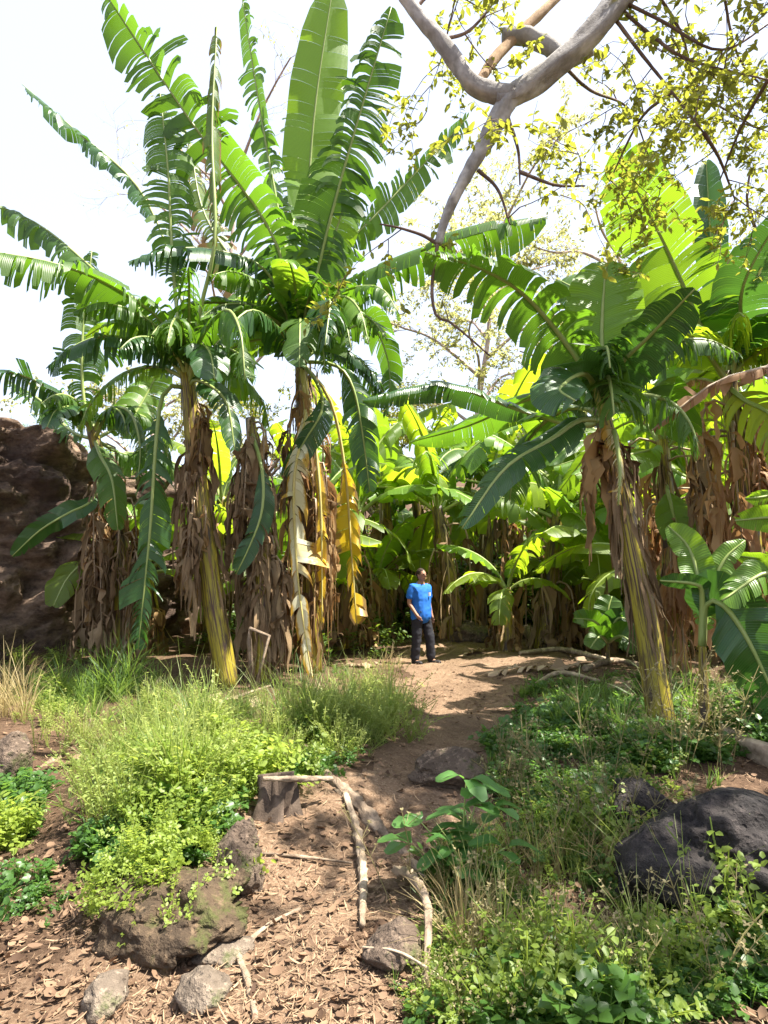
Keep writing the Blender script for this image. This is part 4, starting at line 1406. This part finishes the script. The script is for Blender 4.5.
# growth on top of and below the bank
_bl = catmull([Vector((-12.5, 6.0, 4.5)), Vector((-9.2, 8.2, 4.5)), Vector((-7.2, 10.2, 4.42)), Vector((-5.7, 11.8, 4.22)), Vector((-4.9, 13.6, 3.5))], 60)
bk = []
for _ in range(420):
    q = _bl[int(RNG.integers(0, 60))]
    k = RNG.uniform(.1, 1.6)
    bk.append((q.x - k * .75 + RNG.uniform(-.15, .15), q.y + k * .65 + RNG.uniform(-.15, .15), q.z - .18))
bk = np.array(bk)
stuff('bank_grass', T_TUFT + T_BUSHY, bk, .5, 1.2, GRASS, 'grass and weeds growing along the top of the bank', 'grass')
bf = Gv(RNG.uniform(-30, 130, 160), RNG.uniform(640, 668, 160))
stuff('bank_foot_weeds', T_BUSHY + T_TUFT, bf, .6, 1.3, HERB, 'weeds growing along the foot of the bank', 'weeds')

# ------------------------------------------------------------------ trees
def twigs(mb_t, mb_l, start, d, L, r, leafn, leafL, depth=2, grav=-.05):
    """wandering twig with leaves"""
    p = start.copy()
    pts = [p.copy()]
    d = d.normalized()
    for k in range(5):
        d = (d + Vector((r.uniform(-.35, .35), r.uniform(-.35, .35), r.uniform(-.3, .3) + grav))).normalized()
        p = p + d * L / 5
        pts.append(p.copy())
        if depth > 0 and r.random() < .55:
            twigs(mb_t, mb_l, p, (d + Vector((r.uniform(-1, 1), r.uniform(-1, 1), r.uniform(-.8, .8)))), L * .6, r, leafn, leafL, depth - 1, grav)
    tube(mb_t, pts, (.0022 + .002 * depth + L * .0015, .0012), n=7, sides=4, cap=False)
    for _ in range(leafn):
        i = r.randrange(2, 6)
        b = pts[i].lerp(pts[i - 1], r.random())
        dd = Vector((r.uniform(-1, 1), r.uniform(-1, 1), r.uniform(-1, .5)))
        s = leafL * r.uniform(.6, 1.25)
        leaf_quads(b, dd, Vector((r.uniform(-.6, .6), r.uniform(-.6, .6), 1)), s, s * .24, mb_l[0], mb_l[1])


def add_leaves(lists, name, mat, root, origin):
    mb = MB().add(np.array(lists[0]), np.array(lists[1]))
    return mb.build(name, mat, root, origin)


def overhead_tree():
    D = 5.2
    base = Vector((4.3, 4.6, 0)); base.z = Hs(base.x, base.y)
    root = thing('tree', 'old grey barked tree whose crooked bare limb hangs over the clearing', 'tree', base)
    r = random.Random(12)
    px = lambda lst, d=D: [P(q[0], q[1], d + (q[2] if len(q) > 2 else 0)) for q in lst]
    fork = P(508, 97, D)
    top = P(690, -95, D)
    tube(MB(), [base + Vector((0, 0, -.1)), base + Vector((.1, 0, 2)), base + Vector((-.1, .1, 4.5)), base + Vector((-.5, .25, 7.0)), base + Vector((-.4, .3, 9.0))], (.36, .28, .25, .2, .1), n=36, sides=16, rough=.25).build('trunk', BARK, root, base)
    tube(MB(), [base + Vector((-.5, .25, 7.0)), top] + px([(625, -8), (592, 32), (560, 62), (535, 82), (508, 97), (496, 98)]), (.19, .175, .145, .13, .115, .105, .095, .08), n=80, sides=20, rough=.3, seed=1).build('limb', BARK, root, base)
    tube(MB(), px([(512, 96), (490, 92), (472, 84), (456, 62), (438, 38), (412, 6), (392, -22), (370, -60)]), (.085, .08, .078, .07, .065, .055, .05, .04), n=60, sides=16, rough=.28, seed=2).build('branch', BARK, root, base)
    tube(MB(), px([(512, 94), (502, 110), (488, 138), (465, 178), (448, 212), (438, 244)]), (.085, .08, .062, .052, .042, .03), n=50, sides=16, rough=.28, seed=3).build('branch', BARK, root, base)
    tube(MB(), px([(592, 48, .05), (570, 58, .16), (548, 46, .24), (526, 36, .3), (503, 36, .3)]), (.06, .075, .08, .083, .07), n=24, sides=12, rough=.2, seed=4).build('branch_stub', BARK, root, base)
    tube(MB(), px([(478, 84, .05), (492, 62, .2), (512, 40, .3), (540, 14, .4), (570, -15, .5)]), (.04, .05, .05, .045, .04), n=20, sides=10, rough=.15, seed=5).build('branch', BARK_TAN, root, base)
    minor = [
        [(438, 244), (422, 235), (400, 228), (380, 224)], [(438, 240), (432, 285), (436, 315), (450, 322), (472, 340), (490, 356)],
        [(508, 118), (518, 150), (520, 185)], [(478, 170), (498, 190), (510, 225)], [(520, 172), (555, 185), (585, 186)],
        [(616, 20), (640, 52), (672, 92), (704, 133)], [(620, 8), (650, 34), (690, 60), (768, 80)],
        [(600, -10), (660, 20), (720, 50), (775, 20)], [(640, -30, .4), (680, 30, .7), (700, 90, 1.0), (760, 130, 1.4)],
        [(690, -95), (720, -20, .3), (740, 60, .6), (790, 110, .8)], [(690, -95), (745, -60, .5), (800, -20, .8), (860, 30, 1.2)],
        [(560, 62, .1), (590, 90, .6), (630, 110, 1.2), (650, 160, 1.6)], [(704, 133), (720, 160, .3), (735, 200, .6)], [(672, 92), (640, 120, .5), (610, 180, 1.0)],
        [(415, 10), (430, -5), (470, -20)], [(440, 40), (470, 30), (500, -5)], [(768, 80), (740, 130, .5), (720, 180, 1)],
    ]
    for k, m in enumerate(minor):
        tube(MB(), px(m), (.018, .013, .007), n=20, sides=7, rough=.15, seed=k).build('branch', TWIG, root, base)
    tw, lv = MB(), ([], [])
    for k, m in enumerate(minor):
        c = catmull(px(m), 20)
        dense = 4 if m[-1][0] > 590 else (1 if k < 5 else 3)
        for _ in range(dense):
            p = c[r.randrange(5, 20)]
            twigs(tw, lv, p, Vector((r.uniform(-1, 1), r.uniform(-1, 1), r.uniform(-.7, .7))), r.uniform(.5, 1.1), r, 9, .08, 2)
    tt = base + Vector((-.5, .25, 7.0))
    for k, e in enumerate([(3.5, 3.0, 6.6), (4.5, 2.2, 6.4), (5.3, 3.2, 7.0), (3.9, 1.6, 6.0), (4.4, 3.6, 7.6), (5.6, 5.6, 7.6), (3.2, 2.2, 6.4)]):  # unseen limbs and foliage added to shade the lower right foreground
        e = Vector(e)
        c = [tt, tt.lerp(e, .5) + Vector((0, 0, .4)), e]
        tube(MB(), c, (.07, .04, .015), n=24, sides=9, rough=.2, seed=k).build('limb', BARK, root, base)
        c = catmull(c, 20)
        for _ in range(10):
            twigs(tw, lv, c[r.randrange(8, 20)], Vector((r.uniform(-1, 1), r.uniform(-1, 1), r.uniform(-.6, .6))), r.uniform(.6, 1.1), r, 11, .085, 2)
    tw.build('twigs', TWIG, root, base)
    add_leaves(lv, 'crown', TREELEAF, root, base)


overhead_tree()


def grow_tree(label, x, y, h, spread, seed, leafn, leafL, bark, leafmat, nlimb=9, twn=10, trunk_r=.2, first=.35, name='tree', group='trees behind the grove'):
    r = random.Random(seed)
    b = Vector((x, y, Hs(x, y)))
    root = thing(name, label, 'tree', b, group)
    pts = [b + Vector((0, 0, -.2))]
    for k in range(1, 5):
        pts.append(b + Vector((r.uniform(-.3, .3) * k * .4, r.uniform(-.3, .3) * k * .4, h * .85 * k / 4)))
    tube(MB(), pts, (trunk_r, trunk_r * .7, trunk_r * .4, .04), n=24, sides=10, rough=.15).build('trunk', bark, root, b)
    c = catmull(pts, 40)
    lv = ([], [])
    for i in range(nlimb):
        tw = MB()
        f = first + (1 - first) * (i + r.random()) / nlimb
        s = c[min(39, int(f * 39))]
        az = i * 2.4 + r.uniform(-.4, .4)
        L = spread * (1.15 - .5 * f) * r.uniform(.7, 1.2)
        d = Vector((math.cos(az), math.sin(az), r.uniform(.3, .9)))
        lp = [s, s + d * L * .4 + Vector((0, 0, .1 * L)), s + d * L * .75 + Vector((r.uniform(-.3, .3), r.uniform(-.3, .3), .1)), s + d * L]
        lo = tube(MB(), lp, (trunk_r * .35, trunk_r * .2, .02), n=16, sides=7, rough=.15).build('limb', bark, root, b)
        cl = catmull(lp, 20)
        for _ in range(twn):
            p = cl[r.randrange(5, 20)]
            twigs(tw, lv, p, d + Vector((r.uniform(-1, 1), r.uniform(-1, 1), r.uniform(-.7, .8))), r.uniform(.6, 1.3) * spread * .35, r, leafn, leafL, 2)
        tw.build('twigs', bark, lo, b)
    if leafn: add_leaves(lv, 'crown', leafmat, root, b)


def px2x(px, Y): return (px - 384) / F * Y / CP


grow_tree('pale bare twigged tree behind the left clump against the sky', px2x(225, 18), 18, 16.5, 3.8, 1, 1, .09, TWIG_PALE, TREELEAF_PALE, 11, 9, .16, .5)
grow_tree('sparse tree with yellowing leaves behind the middle of the grove', px2x(485, 19), 19, 14.5, 3.8, 2, 9, .13, TWIG_PALE, TREELEAF_PALE, 12, 11, .18, .4)
grow_tree('thin leaved tree rising behind the right hand banana plants', px2x(640, 18), 18, 13, 3.8, 3, 6, .11, TWIG_PALE, TREELEAF_PALE, 10, 9, .2, .35)
grow_tree('leafy tree at the far right behind the right edge banana plant', px2x(800, 15), 15, 11, 3.5, 4, 7, .11, TWIG, TREELEAF, 10, 9, .2, .3)
grow_tree('hazy leafy tree above the earth bank behind the leftmost banana plants', px2x(150, 20), 20, 8.6, 3.0, 11, 8, .13, TWIG_PALE, TREELEAF_PALE, 9, 9, .16, .25)
grow_tree('low leafy tree behind the left of the clearing', px2x(370, 21), 21, 6.8, 2.8, 5, 9, .13, TWIG, TREELEAF, 9, 9, .16, .2)
grow_tree('low bushy tree behind the far banana row right of the man', px2x(590, 22), 22, 7.6, 3.2, 6, 9, .13, TWIG, TREELEAF_PALE, 9, 9, .16, .2)
grow_tree('low dark tree behind the leaning stem', px2x(270, 20), 20, 6.2, 2.6, 8, 9, .13, TWIG, TREELEAF, 8, 9, .16, .2)

# undergrowth that closes the far edge of the grove
n = 5200
ux = RNG.uniform(-11, 15, n); uy = RNG.uniform(17.5, 25, n)
stuff('undergrowth', [sprig(200 + i, 1.3, 16, .2, .06, .6, 4) for i in range(4)], np.column_stack([ux, uy, H(ux, uy)]), .7, 1.5, TREELEAF_DARK, 'dense dark undergrowth closing the back of the grove', 'undergrowth', .2)
n = 420
ux = RNG.uniform(-4, 9, n); uy = RNG.uniform(12.6, 17.5, n)
k = path_d(ux, uy) > .3
stuff('forest_floor_growth', [sprig(220 + i, .6, 12, .12, .04, .8, 4) for i in range(4)], np.column_stack([ux, uy, H(ux, uy)])[k], .6, 1.4, TREELEAF_DARK, 'low shaded plants between the background banana stems', 'undergrowth', .2)

# ------------------------------------------------------------------ the man
def skin_mesh(chain, edges, rad, root_i=0, sub=2, voxel=None, extra=None):
    me = bpy.data.meshes.new('tmp')
    me.from_pydata([tuple(v) for v in chain], edges, [])
    o = bpy.data.objects.new('tmp', me)
    col.objects.link(o)
    m = o.modifiers.new('s', 'SKIN')
    m.use_smooth_shade = True
    for i, rr in enumerate(rad):
        d = me.skin_vertices[0].data[i]
        d.radius = (rr, rr) if isinstance(rr, (int, float)) else rr
        d.use_root = (i == root_i)
    s = o.modifiers.new('d', 'SUBSURF'); s.levels = sub; s.render_levels = sub
    dg = bpy.context.evaluated_depsgraph_get()
    out = bpy.data.meshes.new_from_object(o.evaluated_get(dg))
    bpy.data.objects.remove(o)
    return out


def remesh(bm_or_me, voxel):
    o = bpy.data.objects.new('tmp', bm_or_me)
    col.objects.link(o)
    m = o.modifiers.new('r', 'REMESH'); m.mode = 'VOXEL'; m.voxel_size = voxel; m.use_smooth_shade = True
    m2 = o.modifiers.new('s', 'SMOOTH'); m2.iterations = 2; m2.factor = .4
    dg = bpy.context.evaluated_depsgraph_get()
    out = bpy.data.meshes.new_from_object(o.evaluated_get(dg))
    bpy.data.objects.remove(o)
    return out


def merged(meshes):
    bm = bmesh.new()
    for m in meshes: bm.from_mesh(m)
    me = bpy.data.meshes.new('m')
    bm.to_mesh(me); bm.free()
    return me


def ellipsoid(c, r, seg=20):
    bm = bmesh.new()
    bmesh.ops.create_uvsphere(bm, u_segments=seg, v_segments=seg - 6, radius=1)
    for v in bm.verts: v.co = Vector((v.co.x * r[0] + c[0], v.co.y * r[1] + c[1], v.co.z * r[2] + c[2]))
    me = bpy.data.meshes.new('e'); bm.to_mesh(me); bm.free()
    return me


def person():
    # local frame: faces -Y, metres, feet at z = 0, the body's left is +X
    SKIN = flat_mat('skin', (0.3, 0.155, 0.095), .55, .3, .1)
    SHIRT = flat_mat('blue_shirt', (0.02, 0.125, 0.46), .75, .2, .18, 9)
    TROUS = flat_mat('dark_trousers', (0.022, 0.022, 0.028), .8, .2, .2, 12)
    SHOE = flat_mat('dark_shoes', (0.025, 0.022, 0.022), .6, .3)
    HAIR = flat_mat('brown_hair', (0.028, 0.017, 0.011), .75, .2, .4, 60)
    WHITE = flat_mat('white_print', (0.75, 0.75, 0.75), .7, .2)
    EYE = flat_mat('eye', (0.03, 0.02, 0.02), .3, .5)
    x, Y = px2x(420, 12.0), 12.0
    root_loc = Vector((x, Y, Hs(x, Y) - .005))
    # joints
    J = {}
    V, E, R = [], [], []

    def j(name, p, r, par=None):
        J[name] = len(V); V.append(Vector(p)); R.append(r)
        if par: E.append((J[par], J[name]))

    j('pelvis', (0, 0, .93), (.15, .11))
    j('waist', (0, -.01, 1.08), (.145, .11), 'pelvis')
    j('chest', (0, 0, 1.28), (.165, .12), 'waist')
    j('upper', (0, .01, 1.4), (.13, .09), 'chest')
    j('neck', (0, .0, 1.49), .058, 'upper')
    j('headb', (0, -.015, 1.56), .06, 'neck')
    for s, nm in ((-1, 'r'), (1, 'l')):
        j('sh' + nm, (s * .19, .01, 1.41), .065, 'upper')
        if nm == 'r':   # nearer arm: elbow slightly back, forearm forward
            el, wr = (s * .25, .05, 1.13), (s * .22, -.12, .93)
        else:
            el, wr = (s * .25, .04, 1.13), (s * .25, -.04, .89)
        j('el' + nm, el, .043, 'sh' + nm)
        j('wr' + nm, wr, .028, 'el' + nm)
        d = (Vector(wr) - Vector(el)).normalized()
        j('palm' + nm, Vector(wr) + d * .05, (.038, .02), 'wr' + nm)
        fw = Vector((0, -1, 0)); inn = Vector((-s, 0, 0))
        for k in range(4):
            base = Vector(wr) + d * .085 + fw * (.03 - .02 * k)
            L = (.07, .078, .072, .056)[k]
            j('f%s%da' % (nm, k), base, .0095, 'palm' + nm)
            j('f%s%db' % (nm, k), base + d * L * .55 + inn * .01, .0085, 'f%s%da' % (nm, k))
            j('f%s%dc' % (nm, k), base + d * L * .9 + inn * .03, .007, 'f%s%db' % (nm, k))
        tb = Vector(wr) + d * .035 + fw * .03
        j('t%sa' % nm, tb, .011, 'palm' + nm)
        j('t%sb' % nm, tb + d * .035 + fw * .02 + inn * .01, .0095, 't%sa' % nm)
        j('t%sc' % nm, tb + d * .065 + fw * .022 + inn * .02, .008, 't%sb' % nm)
    legs = {'r': ((-.1, -.01, .88), (-.12, -.02, .5), (-.13, .03, .09), (-.14, -.12, .035)),
            'l': ((.1, .0, .88), (.15, -.09, .5), (.17, -.1, .09), (.2, -.25, .035))}
    for nm in 'rl':
        a, b, c_, d_ = legs[nm]
        j('hip' + nm, a, .09, 'pelvis'); j('kn' + nm, b, .058, 'hip' + nm); j('an' + nm, c_, .04, 'kn' + nm); j('toe' + nm, d_, .033, 'an' + nm)
    body = skin_mesh(V, E, R)
    hc = Vector((0, -.03, 1.645))
    parts = [body, ellipsoid(hc, (.075, .095, .105)), ellipsoid(hc + Vector((0, -.035, -.07)), (.05, .05, .05)),
             ellipsoid(hc + Vector((0, -.105, -.018)), (.014, .022, .026), 10), ellipsoid(hc + Vector((0, -.083, -.058)), (.026, .014, .012), 10),
             ellipsoid(hc + Vector((0, -.088, .022)), (.045, .014, .012), 10),
             ellipsoid(hc + Vector((.076, .01, -.01)), (.012, .022, .033), 10), ellipsoid(hc + Vector((-.076, .01, -.01)), (.012, .022, .033), 10)]
    me = remesh(merged(parts), .007)
    me.materials.clear(); me.materials.append(SKIN)
    man = bpy.data.objects.new('person', me); col.objects.link(man)
    for p in me.polygons: p.use_smooth = True
    man.location = root_loc
    tag(man, 'person in a blue short sleeved shirt and dark trousers standing on the path, looking right', 'person')

    def child(name, me, mat, wrinkle=0, ws=9):
        me.materials.clear(); me.materials.append(mat)
        for v in me.vertices:
            if wrinkle:
                v.co += v.normal * wrinkle * (noise.noise(v.co * ws) + .5 * noise.noise(v.co * ws * 2.3))
        for p in me.polygons: p.use_smooth = True
        o = bpy.data.objects.new(name, me); col.objects.link(o); o.parent = man
        return o

    # shirt
    SV, SE, SR = [], [], []
    SV = [Vector((0, 0, .72)), Vector((0, -.015, 1.0)), Vector((0, 0, 1.28)), Vector((0, .01, 1.405)), Vector((0, 0, 1.475)),
          Vector((-.19, .01, 1.415)), Vector((-.225, .03, 1.27)), Vector((-.243, .045, 1.18)), Vector((.19, .01, 1.415)), Vector((.225, .03, 1.27)), Vector((.243, .04, 1.18))]
    SE = [(0, 1), (1, 2), (2, 3), (3, 4), (3, 5), (5, 6), (6, 7), (3, 8), (8, 9), (9, 10)]
    SR = [(.25, .2), (.225, .185), (.22, .165), (.16, .115), .078, .085, .083, .088, .085, .083, .088]
    child('shirt', remesh(skin_mesh(SV, SE, SR), .011), SHIRT, .013, 7)
    child('collar', remesh(skin_mesh([Vector((math.cos(a) * .066, math.sin(a) * .062 + .002, 1.485 + .022 * math.sin(a))) for a in [k * math.pi / 6 for k in range(12)]],
          [(k, (k + 1) % 12) for k in range(12)], [.019] * 12), .008), SHIRT)
    TV = [Vector((0, 0, .9))] + [Vector(legs['r'][0]), Vector(legs['r'][1]), Vector(legs['r'][2]) + Vector((0, 0, -.045))] + [Vector(legs['l'][0]), Vector(legs['l'][1]), Vector(legs['l'][2]) + Vector((0, 0, -.045))]
    TR = [(.14, .125), .115, .098, .085, .115, .098, .085]
    child('trousers', remesh(skin_mesh(TV, [(0, 1), (1, 2), (2, 3), (0, 4), (4, 5), (5, 6)], TR), .011), TROUS, .011, 9)
    for nm in 'rl':
        a, b = Vector(legs[nm][2]), Vector(legs[nm][3])
        d = (b - a); d.z = 0; d.normalize()
        heel = Vector((a.x, a.y, .045)) - d * .05
        sm = skin_mesh([Vector((a.x, a.y, .1)), heel + Vector((0, 0, .01)), heel + d * .13, heel + d * .27], [(0, 1), (1, 2), (2, 3)], [.055, .05, .05, .042])
        m3 = remesh(sm, .009)
        for v in m3.vertices: v.co.z = max(v.co.z, .004)
        child('shoe', m3, SHOE)
    hm = merged([ellipsoid(hc + Vector((0, .018, .026)), (.084, .094, .1)), ellipsoid(hc + Vector((0, .042, -.005)), (.08, .065, .065))])
    child('hair', remesh(hm, .009), HAIR, .008, 40)
    for s in (-1, 1):
        child('eye', ellipsoid(hc + Vector((s * .03, -.086, .004)), (.012, .008, .008), 10), EYE)
    bm = bmesh.new()
    bmesh.ops.create_grid(bm, x_segments=4, y_segments=4, size=.5)
    for v in bm.verts: v.co = Vector((.075 + v.co.x * .055, -.185 + .12 * v.co.x ** 2, 1.29 + v.co.y * .07))
    em = bpy.data.meshes.new('emblem'); bm.to_mesh(em); bm.free()
    child('chest_print', em, WHITE)
    man.rotation_euler = (0, 0, math.radians(40))


person()

# ------------------------------------------------------------------ light
SUN_EL, SUN_AZ = math.radians(65), math.radians(98)      # azimuth: from +Y towards +X
w = bpy.data.worlds.new('World')
sc.world = w
w.use_nodes = True
nt = w.node_tree
bg = nt.nodes['Background']
sky = nt.nodes.new('ShaderNodeTexSky')
sky.sky_type = 'NISHITA'
sky.sun_disc = False
sky.sun_elevation = SUN_EL
sky.sun_rotation = SUN_AZ
sky.dust_density = 2.5
sky.air_density = 1.0
cl = nt.nodes.new('ShaderNodeMix')      # thin high cloud veils the whole sky
cl.data_type = 'RGBA'
cl.inputs[0].default_value = .78
nt.links.new(sky.outputs[0], cl.inputs[6])
cl.inputs[7].default_value = (1.42, 1.5, 1.74, 1)
nt.links.new(cl.outputs[2], bg.inputs[0])
bg.inputs[1].default_value = 0.15
sd = bpy.data.lights.new('sun', 'SUN')
sd.energy = 4.0
sd.angle = math.radians(.5)
sd.color = (1, .94, .84)
so = bpy.data.objects.new('sun', sd)
col.objects.link(so)
sdir = Vector((math.sin(SUN_AZ) * math.cos(SUN_EL), math.cos(SUN_AZ) * math.cos(SUN_EL), math.sin(SUN_EL)))
so.rotation_euler = sdir.to_track_quat('Z', 'Y').to_euler()
so.location = (6, 8, 14)

sc.view_settings.view_transform = 'Standard'
sc.view_settings.look = 'None'
sc.view_settings.gamma = 1
sc.view_settings.use_curve_mapping = False
sc.view_settings.exposure = 2.25
sc.cycles.max_bounces = 8
sc.cycles.diffuse_bounces = 5
sc.cycles.glossy_bounces = 2
sc.cycles.use_denoising = True
sc.cycles.sample_clamp_indirect = 6
